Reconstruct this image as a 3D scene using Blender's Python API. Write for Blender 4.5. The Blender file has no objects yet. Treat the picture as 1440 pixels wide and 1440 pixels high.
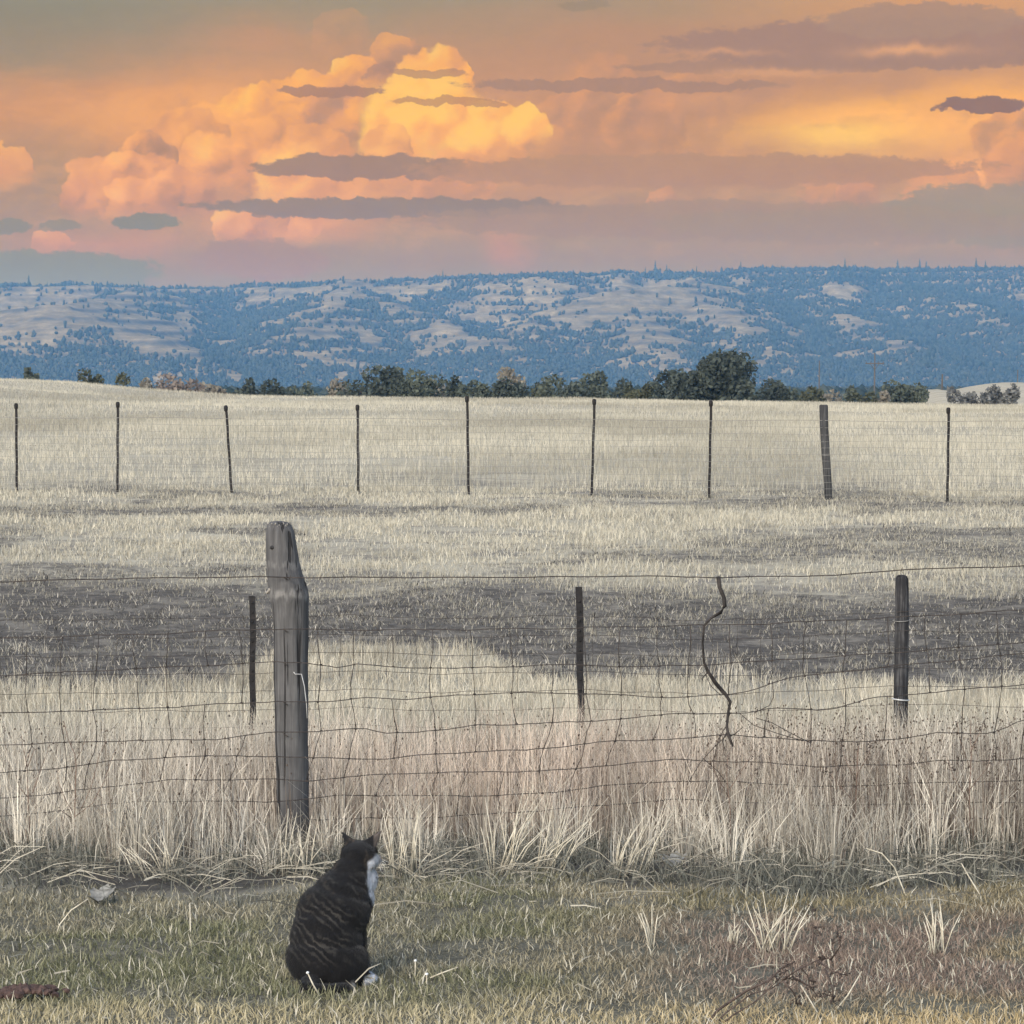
import bpy, bmesh, math, random
import numpy as np
from mathutils import Vector, Matrix

random.seed(7)
rng = np.random.default_rng(11)
SC = bpy.context.scene
COL = SC.collection

# ------------------------------------------------------------------ camera
F = 4260.0           # focal length in photo pixels (photo 1440 wide)
H = 1.68             # eye height
PITCH = math.atan(180.0 / F)
cam_d = bpy.data.cameras.new('camera')
cam = bpy.data.objects.new('camera', cam_d)
COL.objects.link(cam)
cam.location = (0, 0, H)
cam.rotation_euler = (math.radians(90) - PITCH, 0, 0)
cam_d.sensor_fit = 'HORIZONTAL'
cam_d.sensor_width = 36.0
cam_d.lens = 36.0 * F / 1440.0
cam_d.clip_start = 0.1
cam_d.clip_end = 30000
SC.camera = cam

SC.view_settings.view_transform = 'Standard'
SC.view_settings.look = 'None'
SC.view_settings.gamma = 1
SC.view_settings.use_curve_mapping = False
SC.view_settings.exposure = 1.2
SC.cycles.use_denoising = True
SC.cycles.max_bounces = 6
SC.cycles.diffuse_bounces = 3
SC.cycles.transmission_bounces = 3
SC.cycles.volume_bounces = 1
SC.cycles.transparent_max_bounces = 8
SC.cycles.caustics_reflective = False
SC.cycles.caustics_refractive = False

SUN_EL, SUN_AZ = math.radians(32), math.radians(205)   # azimuth clockwise from +Y: behind the camera, to the left
SUN_STRENGTH = 1.5
SKY_STRENGTH = 0.12
SKY_GAIN = 1.0 / 2 ** 1.2
HAZE_DENSITY = 0.9e-4
HAZE_COLOR = (0.19, 0.47, 0.90)
HAZE_LIGHT = (0.36, 0.37, 0.39)     # what the air scatters towards the viewer when it is very deep


def lin(r, g, b):
    def f(c):
        c /= 255.0
        return c / 12.92 if c <= 0.04045 else ((c + 0.055) / 1.055) ** 2.4
    return (f(r), f(g), f(b))


# ------------------------------------------------------------------ node expressions
class N:
    """wraps a node socket (or a number) so that node maths reads as an expression"""
    nt = None

    def __init__(self, s):
        self.s = s

    @staticmethod
    def node(t, **kw):
        n = N.nt.nodes.new(t)
        for k, v in kw.items():
            setattr(n, k, v)
        return n

    @staticmethod
    def put(sock, v):
        if isinstance(v, N):
            v = v.s
        if isinstance(v, bpy.types.NodeSocket):
            N.nt.links.new(v, sock)
        elif isinstance(v, (tuple, list)):
            sock.default_value = tuple(v) if len(v) == len(sock.default_value) else tuple(v) + (1.0,)
        else:
            sock.default_value = v

    @staticmethod
    def math(op, *a, clamp=False):
        n = N.node('ShaderNodeMath', operation=op, use_clamp=clamp)
        for i, v in enumerate(a):
            N.put(n.inputs[i], v)
        return N(n.outputs[0])

    def __add__(s, o): return N.math('ADD', s, o)
    def __radd__(s, o): return N.math('ADD', o, s)
    def __sub__(s, o): return N.math('SUBTRACT', s, o)
    def __rsub__(s, o): return N.math('SUBTRACT', o, s)
    def __mul__(s, o): return N.math('MULTIPLY', s, o)
    def __rmul__(s, o): return N.math('MULTIPLY', o, s)
    def __truediv__(s, o): return N.math('DIVIDE', s, o)
    def __rtruediv__(s, o): return N.math('DIVIDE', o, s)


def nmax(a, b): return N.math('MAXIMUM', a, b)
def nmin(a, b): return N.math('MINIMUM', a, b)
def sat(a): return N.math('ADD', a, 0.0, clamp=True)


def sstep(a, b, x):
    n = N.node('ShaderNodeMapRange', interpolation_type='SMOOTHSTEP')
    N.put(n.inputs['Value'], x)
    n.inputs['From Min'].default_value = a
    n.inputs['From Max'].default_value = b
    return N(n.outputs[0])


def comb(x, y, z):
    n = N.node('ShaderNodeCombineXYZ')
    for i, v in enumerate((x, y, z)):
        N.put(n.inputs[i], v)
    return N(n.outputs[0])


def sep(v):
    n = N.node('ShaderNodeSeparateXYZ')
    N.put(n.inputs[0], v)
    return N(n.outputs[0]), N(n.outputs[1]), N(n.outputs[2])


def noise(vec, scale=1.0, detail=4.0, rough=0.5, dist=0.0):
    n = N.node('ShaderNodeTexNoise')
    N.put(n.inputs['Vector'], vec)
    n.inputs['Scale'].default_value = scale
    n.inputs['Detail'].default_value = detail
    n.inputs['Roughness'].default_value = rough
    n.inputs['Distortion'].default_value = dist
    return N(n.outputs[0])


def voro(vec, scale=1.0, smooth=0.4, detail=2.0, rough=0.5):
    n = N.node('ShaderNodeTexVoronoi', feature='SMOOTH_F1')
    N.put(n.inputs['Vector'], vec)
    n.inputs['Scale'].default_value = scale
    n.inputs['Smoothness'].default_value = smooth
    n.inputs['Detail'].default_value = detail
    n.inputs['Roughness'].default_value = rough
    return N(n.outputs['Distance'])


def mixc(f, a, b):
    n = N.node('ShaderNodeMix', data_type='RGBA', blend_type='MIX')
    n.clamp_factor = True
    N.put(n.inputs[0], f)
    N.put(n.inputs[6], a)
    N.put(n.inputs[7], b)
    return N(n.outputs[2])


def mulc(a, b):
    n = N.node('ShaderNodeMix', data_type='RGBA', blend_type='MULTIPLY')
    n.inputs[0].default_value = 1.0
    N.put(n.inputs[6], a)
    N.put(n.inputs[7], b)
    return N(n.outputs[2])


def ramp(f, stops):
    n = N.node('ShaderNodeValToRGB')
    N.put(n.inputs[0], f)
    els = n.color_ramp.elements
    while len(els) < len(stops):
        els.new(0.5)
    for e, (p, c) in zip(els, stops):
        e.position = p
        e.color = tuple(c) + (1.0,)
    return N(n.outputs[0])


# ------------------------------------------------------------------ world: evening sky
def build_world():
    w = bpy.data.worlds.new('World')
    SC.world = w
    w.use_nodes = True
    nt = w.node_tree
    nt.nodes.clear()
    N.nt = nt
    sky = N.node('ShaderNodeTexSky', sky_type='NISHITA')
    sky.sun_disc = False
    sky.sun_elevation = SUN_EL
    sky.sun_rotation = SUN_AZ
    bg0 = N.node('ShaderNodeBackground')
    N.put(bg0.inputs[0], N(sky.outputs[0]))
    bg0.inputs[1].default_value = SKY_STRENGTH

    tc = N.node('ShaderNodeTexCoord')
    dx, dy, dz = sep(N(tc.outputs['Generated']))
    az = N.math('ARCTAN2', dx, dy) * 57.29578
    el = N.math('ARCSINE', dz) * 57.29578
    # sky chart: one unit is 1.345 degrees, origin 9.7 deg left of north and 7.26 deg up, second axis downwards
    X = az / 1.345 + 7.2
    Y = 5.4 - el / 1.345
    n1 = noise(comb(X, Y * 1.3, 1.7), 1.1, 6, 0.55)
    n2 = noise(comb(X, Y * 1.6, 9.3), 1.3, 6, 0.55)
    n3 = noise(comb(X * 0.45, Y * 2.0, 4.1), 1.2, 5, 0.5)       # long flat streaks
    Xs = X + (n1 - 0.5) * 1.1
    Ys = Y + (n3 - 0.5) * 0.55

    col = ramp(sat(Ys / 4.2), [(0.0, lin(170, 152, 130)), (0.14, lin(190, 152, 126)), (0.35, lin(200, 154, 126)),
                               (0.6, lin(192, 154, 130)), (0.8, lin(174, 153, 138)), (1.0, lin(160, 153, 148))])

    def gauss(cx, cy, rx, ry, x=Xs, y=Ys):
        ax = (x - cx / 100) / (rx / 100)
        ay = (y - cy / 100) / (ry / 100)
        return N.math('EXPONENT', 0.0 - (ax * ax + ay * ay))

    glows = [
        (60, 10, 330, 95, (143, 143, 130), 1.0), (520, -10, 330, 70, (156, 150, 132), 0.85),
        (0, 70, 160, 60, (148, 142, 128), 0.8), (700, -200, 3000, 150, (150, 149, 138), 0.9),
        (120, 165, 300, 50, (216, 160, 122), 0.8), (290, 170, 150, 45, (250, 180, 116), 0.9),
        (370, 60, 90, 25, (204, 155, 126), 0.6), (880, 80, 300, 60, (186, 148, 126), 0.8),
        (1330, 5, 260, 60, (222, 166, 122), 0.8), (960, 165, 230, 60, (194, 151, 127), 0.95),
        (1230, 182, 170, 32, (253, 188, 110), 1.2), (1180, 196, 100, 18, (255, 212, 116), 0.7),
        (1400, 160, 110, 40, (255, 188, 112), 0.9), (1360, 250, 60, 38, (255, 186, 106), 1.0),
        (60, 255, 120, 60, (164, 146, 132), 0.8), (15, 245, 30, 22, (226, 168, 124), 0.7),
        (712, 345, 26, 36, (228, 160, 124), 0.4), (400, 318, 90, 26, (244, 168, 116), 0.8),
        (160, 345, 120, 22, (210, 158, 130), 0.7), (1230, 345, 260, 18, (186, 158, 142), 0.6),
    ]
    for cx, cy, rx, ry, c, o in glows:
        col = mixc(sat(gauss(cx, cy, rx, ry) * o), col, lin(*c))

    # towering cumulus: overlapping billows, each lit from the upper left and fading out below
    wx = X + (noise(comb(X, Y, 21.0), 2.0, 3, 0.5) - 0.5) * 0.50 + (noise(comb(X, Y, 24.0), 6.5, 3, 0.55) - 0.5) * 0.17
    wy = Y + (noise(comb(X, Y, 33.0), 2.0, 3, 0.5) - 0.5) * 0.42 + (noise(comb(X, Y, 36.0), 6.5, 3, 0.55) - 0.5) * 0.17
    fine = noise(comb(wx, wy, 2.0), 3.2, 4, 0.55) - 0.5
    v1 = voro(comb(wx, wy * 1.1, 3.3), 1.7, 0.5, 1, 0.4) - voro(comb(wx - 0.09, wy * 1.1 - 0.09, 3.3), 1.7, 0.5, 1, 0.4)
    tex = fine * 0.30 - v1 * 0.75
    col = mixc(sat(gauss(430, 205, 330, 110) * 0.5), col, lin(224, 166, 124))
    # soft relief over the whole middle of the sky
    mid = sstep(0.7, 1.5, Y) * sstep(4.0, 3.0, Y)
    big = noise(comb(Xs * 0.8, Ys * 1.5, 44.0), 1.4, 5, 0.5) - noise(comb(Xs * 0.8 + 0.12, Ys * 1.5 + 0.16, 44.0), 1.4, 5, 0.5)
    col = mixc(sat(big * 1.6) * mid, col, lin(236, 180, 132))
    col = mixc(sat(big * -1.6) * mid, col, lin(168, 138, 128))
    lobes = [  # x, y, radius, warmth, opacity
        (850, 150, 70, .30, .5), (800, 190, 60, .36, .5), (905, 185, 55, .28, .5), (960, 165, 60, .34, .4), (560, 85, 34, .42, .6), (480, 60, 40, .38, .25),
        (505, 118, 44, .60, .9), (545, 112, 26, .18, .8), (655, 108, 17, .72, .9), (610, 128, 58, .72, .9), (440, 150, 46, .52, .9), (395, 160, 44, .55, .9),
        (350, 172, 46, .68, .9), (310, 190, 42, .62, .8), (470, 180, 62, .42, .9), (425, 195, 50, .48, .9), (520, 185, 36, .24, .85), (365, 225, 60, .56, .9),
        (270, 205, 50, .46, .8), (310, 245, 58, .58, .85), (440, 235, 58, .52, .85), (600, 190, 92, .92, 1.0), (545, 205, 30, .62, .8), (690, 195, 52, .86, .95),
        (742, 182, 34, .98, 1.0), (20, 240, 34, .62, .7), (205, 222, 36, .42, .9), (225, 228, 30, .22, .85), (180, 252, 40, .58, .9), (145, 268, 44, .55, .85),
        (215, 268, 52, .40, .9), (185, 292, 40, .56, .8), (120, 285, 34, .48, .8), (255, 285, 50, .44, .85), (430, 272, 70, .70, .8), (560, 265, 60, .56, .6),
        (640, 262, 50, .52, .6), (330, 320, 30, .62, .8), (410, 318, 36, .68, .8), (375, 318, 30, .36, .7), (80, 345, 26, .52, .7), (1195, 272, 22, .46, .6),
        (935, 285, 20, .42, .5), (1410, 205, 45, .34, .8), (1430, 245, 50, .36, .8), (1180, 285, 50, .30, .5), (1320, 285, 50, .38, .6)]
    pal = [(0.0, lin(166, 136, 126)), (0.28, lin(190, 149, 128)), (0.5, lin(224, 164, 124)), (0.75, lin(250, 182, 114)), (1.0, lin(255, 204, 120))]
    for cx, cy, r, wm, o in lobes:
        ax = (wx - cx / 100) / (r * 1.15 / 100)
        ay = (wy - cy / 100) / (r / 100)
        q = 1.0 - (ax * ax + ay * ay)
        bb = (wm - 0.03) + (ax * -0.13 + ay * -0.19) + tex
        col = mixc(sstep(0.0, 0.20 if r < 70 else 0.42, q) * sstep(1.0, -0.1, ay) * o, col, ramp(sat(bb), pal))
    # sprinkle of lit crests on the other banks
    puff = sstep(0.62, 0.8, noise(comb(X * 0.9, Y * 1.5, 50.0), 1.7, 5, 0.55)) * sstep(0.6, 1.6, Y) * sstep(3.9, 2.6, Y)
    col = mixc(puff * 0.35, col, lin(226, 164, 122))

    # flat dark bars and banks in front
    sx = X + (noise(comb(X, Y, 61.0), 1.6, 5, 0.6) - 0.5) * 0.8
    sy = Y + (noise(comb(X, Y * 0.6, 71.0), 2.4, 5, 0.62) - 0.5) * 0.30
    bars = [
        (505, 240, 165, 22, 15, (165, 141, 133), 0.95), (550, 294, 300, 17, 14, (156, 142, 139), 0.95),
        (205, 317, 50, 13, 10, (142, 146, 147), 0.85), (100, 323, 32, 9, 8, (150, 148, 146), 0.75),
        (15, 326, 46, 12, 11, (152, 149, 147), 0.9), (60, 380, 180, 26, 40, (152, 155, 156), 0.9),
        (1010, 312, 460, 28, 28, (174, 150, 141), 0.8), (980, 240, 420, 22, 28, (186, 151, 132), 0.85),
        (1260, 68, 360, 34, 40, (170, 141, 131), 0.95), (1290, 40, 150, 26, 24, (175, 147, 133), 0.9),
        (870, 124, 240, 10, 9, (170, 141, 130), 0.8), (1100, 100, 240, 10, 9, (172, 142, 130), 0.8),
        (1370, 158, 62, 14, 9, (146, 122, 122), 0.95), 
        (1420, 300, 190, 42, 55, (166, 154, 150), 0.9), (1200, 318, 300, 24, 30, (172, 152, 145), 0.75),
        (465, 133, 78, 9, 8, (172, 138, 126), 0.85), (640, 147, 90, 6, 6, (180, 138, 118), 0.7),
        (600, 108, 60, 7, 7, (172, 138, 124), 0.7),
        (370, 366, 95, 30, 30, (178, 152, 143), 0.8),
        (820, 14, 40, 8, 8, (150, 140, 128), 0.5),
    ]
    fray = (noise(comb(X * 0.7, Y * 1.6, 90.0), 7.0, 6, 0.66) - 0.5) * 1.3
    for cx, cy, rx, ru, rd, c, o in bars:
        ax = (sx - cx / 100) / (rx / 100)
        yy = sy - cy / 100
        ay = nmax(yy / (rd / 100), yy / (-ru / 100))
        q = 1.0 - (ax * ax + ay * ay) + fray
        col = mixc(sstep(-0.04, 0.30, q) * o, col, lin(*[v * 0.98 for v in c]))
    # lit slots inside the upper right bank
    for cx, cy, rx, ry, o in ((1270, 78, 70, 7, 0.8), (1090, 106, 90, 5, 0.6), (1010, 80, 60, 4, 0.5)):
        col = mixc(sat(gauss(cx, cy, rx, ry, sx, sy) * o), col, lin(232, 176, 132))
    grain = 0.94 + noise(comb(X, Y * 1.5, 80.0), 2.4, 6, 0.6) * 0.12 + fray * 0.07
    col = mulc(col, comb(grain, grain, grain))
    col = mulc(col, mixc(sstep(2.3, 3.7, Y), (1.015, 0.955, 0.915), (0.965, 1.005, 0.9)))
    # the air near the horizon lets the long wavelengths through
    # light above the air: the colour one sees from the ground is this, less what the air takes and plus what it adds
    tan_el = nmax(dz, 0.02)
    path = nmin(230.0 / tan_el, 5500.0)
    sr = N.node('ShaderNodeSeparateColor')
    N.put(sr.inputs[0], col)
    chan = []
    for k in range(3):
        T = N.math('EXPONENT', path * (-HAZE_DENSITY * HAZE_COLOR[k]))
        E = (N(sr.outputs[k]) * SKY_GAIN - (1.0 - T) * HAZE_LIGHT[k]) / T
        chan.append(nmax(E, 0.0))
    cc = N.node('ShaderNodeCombineColor')
    for k in range(3):
        N.put(cc.inputs[k], chan[k])
    bg1 = N.node('ShaderNodeBackground')
    N.put(bg1.inputs[0], N(cc.outputs[0]))
    bg1.inputs[1].default_value = 1.0
    mask = sstep(0.35, 0.6, dy) * sstep(0.5, 0.3, dz)
    mx = N.node('ShaderNodeMixShader')
    N.put(mx.inputs[0], mask)
    nt.links.new(bg0.outputs[0], mx.inputs[1])
    nt.links.new(bg1.outputs[0], mx.inputs[2])
    out = N.node('ShaderNodeOutputWorld')
    nt.links.new(mx.outputs[0], out.inputs[0])


build_world()

sun_d = bpy.data.lights.new('sun', 'SUN')
sun_d.energy = SUN_STRENGTH
sun_d.angle = math.radians(35)
sun_d.color = (1.0, 0.93, 0.84)
sun = bpy.data.objects.new('sun', sun_d)
COL.objects.link(sun)
sdir = Vector((math.sin(SUN_AZ) * math.cos(SUN_EL), math.cos(SUN_AZ) * math.cos(SUN_EL), math.sin(SUN_EL)))
sun.rotation_euler = sdir.to_track_quat('Z', 'Y').to_euler()


# ------------------------------------------------------------------ helpers
def tag(o, label=None, cat=None, group=None, kind=None):
    if label: o['label'] = label
    if cat: o['category'] = cat
    if group: o['group'] = group
    if kind: o['kind'] = kind
    return o


def empty(name, loc):
    o = bpy.data.objects.new(name, None)
    COL.objects.link(o)
    o.location = loc
    o.empty_display_size = 0.2
    return o


def link_mesh(name, me, mat, parent=None, smooth=True):
    o = bpy.data.objects.new(name, me)
    COL.objects.link(o)
    if mat: me.materials.append(mat)
    if smooth and len(me.polygons):
        me.polygons.foreach_set('use_smooth', np.ones(len(me.polygons), dtype=bool))
    if parent: o.parent = parent
    return o


def np_mesh(name, verts, faces_flat, starts, totals, tint=None, attrs=None):
    me = bpy.data.meshes.new(name)
    me.vertices.add(len(verts))
    me.vertices.foreach_set('co', np.asarray(verts, dtype=np.float32).ravel())
    me.loops.add(len(faces_flat))
    me.loops.foreach_set('vertex_index', np.asarray(faces_flat, dtype=np.int32))
    me.polygons.add(len(starts))
    me.polygons.foreach_set('loop_start', np.asarray(starts, dtype=np.int32))
    me.polygons.foreach_set('loop_total', np.asarray(totals, dtype=np.int32))
    me.update(calc_edges=True)
    if tint is not None:
        a = me.attributes.new('tint', 'FLOAT_COLOR', 'POINT')
        c = np.ones((len(verts), 4), dtype=np.float32)
        c[:, :3] = tint
        a.data.foreach_set('color', c.ravel())
    for k, v in (attrs or {}).items():
        a = me.attributes.new(k, 'FLOAT', 'POINT')
        a.data.foreach_set('value', np.asarray(v, dtype=np.float32))
    return me


def quads(name, verts, q, **kw):
    q = np.asarray(q, dtype=np.int32)
    n = len(q)
    return np_mesh(name, verts, q.ravel(), np.arange(n) * q.shape[1], np.full(n, q.shape[1]), **kw)


class MB:
    """collects tubes, lofts and boxes into one mesh"""
    def __init__(self):
        self.v, self.f = [], []

    def tube(self, pts, rad, sides=6, cap=True):
        pts = [Vector(p) for p in pts]
        if not hasattr(rad, '__len__'): rad = [rad] * len(pts)
        b0 = len(self.v)
        up = Vector((0.13, 0.21, 0.97))
        for i, p in enumerate(pts):
            t = (pts[min(i + 1, len(pts) - 1)] - pts[max(i - 1, 0)])
            if t.length < 1e-9: t = Vector((0, 0, 1))
            t.normalize()
            a = t.cross(up)
            if a.length < 0.15: a = t.cross(Vector((1, 0.1, 0)))
            a.normalize()
            b = t.cross(a)
            for k in range(sides):
                th = 2 * math.pi * k / sides
                self.v.append(p + (a * math.cos(th) + b * math.sin(th)) * rad[i])
        for i in range(len(pts) - 1):
            for k in range(sides):
                k2 = (k + 1) % sides
                self.f.append((b0 + i * sides + k, b0 + i * sides + k2, b0 + (i + 1) * sides + k2, b0 + (i + 1) * sides + k))
        if cap:
            self.f.append(tuple(b0 + k for k in range(sides))[::-1])
            e = b0 + (len(pts) - 1) * sides
            self.f.append(tuple(e + k for k in range(sides)))
        return self

    def rings(self, rings):
        """closed loft through lists of equal length rings, capped at both ends"""
        b0 = len(self.v)
        s = len(rings[0])
        for r in rings: self.v.extend(Vector(p) for p in r)
        for i in range(len(rings) - 1):
            for k in range(s):
                k2 = (k + 1) % s
                self.f.append((b0 + i * s + k, b0 + i * s + k2, b0 + (i + 1) * s + k2, b0 + (i + 1) * s + k))
        self.f.append(tuple(b0 + k for k in range(s))[::-1])
        e = b0 + (len(rings) - 1) * s
        self.f.append(tuple(e + k for k in range(s)))
        return self

    def blob(self, c, r, seed=0, amp=0.25):
        """a small lumpy seed head / clod"""
        b0 = len(self.v)
        rr = random.Random(seed)
        bm = bmesh.new()
        bmesh.ops.create_icosphere(bm, subdivisions=1, radius=1)
        for v in bm.verts:
            k = 1 + rr.uniform(-amp, amp)
            self.v.append(Vector((c[0] + v.co.x * r[0] * k, c[1] + v.co.y * r[1] * k, c[2] + v.co.z * r[2] * k)))
        for f in bm.faces: self.f.append(tuple(b0 + v.index for v in f.verts))
        bm.free()
        return self

    def build(self, name, mat, parent=None, smooth=True, origin=None):
        me = bpy.data.meshes.new(name)
        o = Vector(origin) if origin is not None else Vector((0, 0, 0))
        me.from_pydata([tuple(v - o) for v in self.v], [], self.f)
        me.update()
        ob = link_mesh(name, me, mat, parent, smooth)
        if origin is not None: ob.location = o
        return ob


def hash2(ix, iy, seed):
    h = (ix.astype(np.int64) * 374761393 + iy.astype(np.int64) * 668265263 + seed * 1442695041) & 0x7fffffff
    h = ((h ^ (h >> 13)) * 1274126177) & 0x7fffffff
    h = (h ^ (h >> 16)) & 0xffffff
    return h / float(0xffffff)


def vnoise(x, y, seed=0):
    x = np.asarray(x, dtype=np.float64); y = np.asarray(y, dtype=np.float64)
    ix, iy = np.floor(x), np.floor(y)
    fx, fy = x - ix, y - iy
    ix = ix.astype(np.int64); iy = iy.astype(np.int64)
    fx = fx * fx * (3 - 2 * fx); fy = fy * fy * (3 - 2 * fy)
    a = hash2(ix, iy, seed); b = hash2(ix + 1, iy, seed)
    c = hash2(ix, iy + 1, seed); d = hash2(ix + 1, iy + 1, seed)
    return (a * (1 - fx) + b * fx) * (1 - fy) + (c * (1 - fx) + d * fx) * fy


def fbm(x, y, seed=0, oct=4, gain=0.5):
    s, a, t = 0, 1.0, 0
    for i in range(oct):
        s = s + a * vnoise(np.asarray(x) * 2 ** i + 17.3 * i, np.asarray(y) * 2 ** i - 9.1 * i, seed + i)
        t += a; a *= gain
    return s / t


def ss(a, b, x):
    t = np.clip((np.asarray(x, dtype=np.float64) - a) / (b - a), 0, 1)
    return t * t * (3 - 2 * t)


_c, _s = math.cos(PITCH), math.sin(PITCH)


def at(px, py, Y):
    """the point that the photo shows at (px, py) if it stands Y metres out"""
    x, y = (px - 720) / F, (720 - py) / F
    dy = _c + y * _s
    dz = -_s + y * _c
    k = Y / dy
    return Vector((x * k, Y, H + dz * k))


# ------------------------------------------------------------------ materials
def new_mat(name):
    m = bpy.data.materials.new(name)
    m.use_nodes = True
    nt = m.node_tree
    nt.nodes.clear()
    N.nt = nt
    out = N.node('ShaderNodeOutputMaterial')
    return m, nt, out


def principled(out, color, rough=0.9, bump=None, strength=0.3, dist=0.01, spec=0.2, metal=0.0):
    p = N.node('ShaderNodeBsdfPrincipled')
    N.put(p.inputs['Base Color'], color)
    N.put(p.inputs['Roughness'], rough)
    p.inputs['Specular IOR Level'].default_value = spec
    p.inputs['Metallic'].default_value = metal
    if bump is not None:
        b = N.node('ShaderNodeBump')
        b.inputs['Strength'].default_value = strength
        b.inputs['Distance'].default_value = dist
        N.put(b.inputs['Height'], bump)
        N.nt.links.new(b.outputs[0], p.inputs['Normal'])
    N.nt.links.new(p.outputs[0], out.inputs[0])
    return p


def attr(name, vec=False):
    a = N.node('ShaderNodeAttribute', attribute_name=name)
    return N(a.outputs['Color'] if vec else a.outputs['Fac'])


def pos():
    g = N.node('ShaderNodeNewGeometry')
    return N(g.outputs['Position'])


def objco():
    return N(N.node('ShaderNodeTexCoord').outputs['Object'])


def tint_mat(name, trans=0.3):
    m, nt, out = new_mat(name)
    c = attr('tint', True)
    d = N.node('ShaderNodeBsdfDiffuse'); N.put(d.inputs[0], c)
    t = N.node('ShaderNodeBsdfTranslucent'); N.put(t.inputs[0], c)
    mx = N.node('ShaderNodeMixShader'); mx.inputs[0].default_value = trans
    nt.links.new(d.outputs[0], mx.inputs[1]); nt.links.new(t.outputs[0], mx.inputs[2])
    nt.links.new(mx.outputs[0], out.inputs[0])
    return m


M = {}
M['blade'] = tint_mat('dry_blades', 0.3)
M['leaf'] = tint_mat('leaves', 0.25)


def mat_ground():
    m, nt, out = new_mat('field_ground')
    p = pos()
    x, y, z = sep(p)
    soil, lawn, tall = attr('soil'), attr('lawn'), attr('tall')
    n1 = noise(p, 9.0, 6, 0.65); n2 = noise(p, 60.0, 4, 0.6); n3 = noise(comb(x * 0.25, y * 0.6, 2.0), 1.0, 6, 0.6)
    straw = ramp(n1 * 0.5 + n3 * 0.5, [(0.3, (0.24, 0.21, 0.155)), (0.5, (0.41, 0.365, 0.27)), (0.7, (0.53, 0.475, 0.36))])
    dirt = ramp(n1 * 0.6 + n2 * 0.4, [(0.3, (0.045, 0.040, 0.034)), (0.5, (0.10, 0.09, 0.077)), (0.7, (0.23, 0.205, 0.17))])
    turf = ramp(n1 * 0.5 + n2 * 0.5, [(0.32, (0.05, 0.046, 0.035)), (0.5, (0.13, 0.12, 0.088)), (0.7, (0.24, 0.22, 0.16))])
    thatch = ramp(n1 * 0.5 + n2 * 0.5, [(0.3, (0.035, 0.031, 0.026)), (0.55, (0.09, 0.08, 0.065)), (0.75, (0.17, 0.15, 0.12))])
    brk = noise(comb(x, y * 0.8, 5.0), 3.5, 6, 0.7) * 0.6 + noise(p, 14.0, 4, 0.65) * 0.4
    soil = sstep(0.22, 0.85, soil + (brk - 0.5) * 1.9)
    mott = noise(comb(x * 0.7, y * 1.0, 8.0), 1.3, 8, 0.72)
    straw = mixc(sstep(0.46, 0.62, mott) * 0.8 * attr('mid'), straw, (0.19, 0.172, 0.145))
    lightp = sstep(0.46, 0.66, noise(comb(x, y * 0.7, 11.0), 2.2, 7, 0.7))
    dirt = mixc(lightp * 0.7, dirt, (0.27, 0.24, 0.19))
    c = mixc(soil, straw, dirt)
    c = mixc(tall, c, thatch)
    c = mixc(lawn, c, turf)
    principled(out, c, 0.95, n1 * 0.6 + n2 * 0.4, 0.7, 0.03, 0.05)
    return m


M['ground'] = mat_ground()


def mat_hills():
    m, nt, out = new_mat('hill_grass')
    g = N.node('ShaderNodeNewGeometry')
    p = N(g.outputs['Position'])
    x, y, z = sep(p)
    nx, ny, nz = sep(N(g.outputs['Normal']))
    n1 = noise(p, 0.045, 7, 0.75)
    n2 = noise(comb(x * 0.15, y * 0.15, z * 1.0), 0.2, 4, 0.6)
    c = ramp(n1 * 0.6 + n2 * 0.4, [(0.36, (0.10, 0.08, 0.046)), (0.5, (0.20, 0.158, 0.09)), (0.62, (0.30, 0.24, 0.145))])
    rock = sat(attr('ledge') + sstep(0.84, 0.7, nz) * 0.6)
    c = mixc(rock * 0.85, c, (0.06, 0.06, 0.055))
    principled(out, c, 0.95, None, spec=0.0)
    return m


M['hills'] = mat_hills()


def mat_wood(name, dark, mid, pale, scale=1.0):
    m, nt, out = new_mat(name)
    p = objco()
    x, y, z = sep(p)
    g = noise(comb(x, y, z * 0.045), 70.0 * scale, 6, 0.65)
    g2 = noise(comb(x, y, z * 0.12), 22.0 * scale, 4, 0.6)
    blot = noise(p, 6.0, 5, 0.6)
    crack = sstep(0.40, 0.33, noise(comb(x, y, z * 0.03), 26.0 * scale, 2, 0.5))
    f = g * 0.45 + g2 * 0.3 + blot * 0.25
    c = ramp(f, [(0.34, dark), (0.5, mid), (0.66, pale)])
    c = mixc(crack * 0.75, c, tuple(v * 0.35 for v in dark))
    principled(out, c, 0.92, g * 0.5 + g2 * 0.5 - crack * 0.8, 0.8, 0.006, 0.1)
    return m


M['grey_wood'] = mat_wood('weathered_grey_wood', (0.05, 0.046, 0.042), (0.12, 0.112, 0.102), (0.23, 0.215, 0.195))
M['pale_wood'] = mat_wood('worn_pale_wood', (0.14, 0.125, 0.11), (0.25, 0.23, 0.20), (0.40, 0.37, 0.32))
M['dark_wood'] = mat_wood('dark_creosote_wood', (0.016, 0.015, 0.015), (0.034, 0.033, 0.034), (0.15, 0.145, 0.14), 1.3)
M['far_wood'] = mat_wood('far_grey_wood', (0.03, 0.03, 0.03), (0.055, 0.054, 0.054), (0.10, 0.098, 0.095))


def mat_metal(name, a, b, rough=0.7, metal=0.3):
    m, nt, out = new_mat(name)
    p = objco()
    n = noise(p, 40.0, 5, 0.6)
    principled(out, ramp(n, [(0.35, a), (0.65, b)]), rough, n, 0.2, 0.001, 0.3, metal)
    return m


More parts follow.
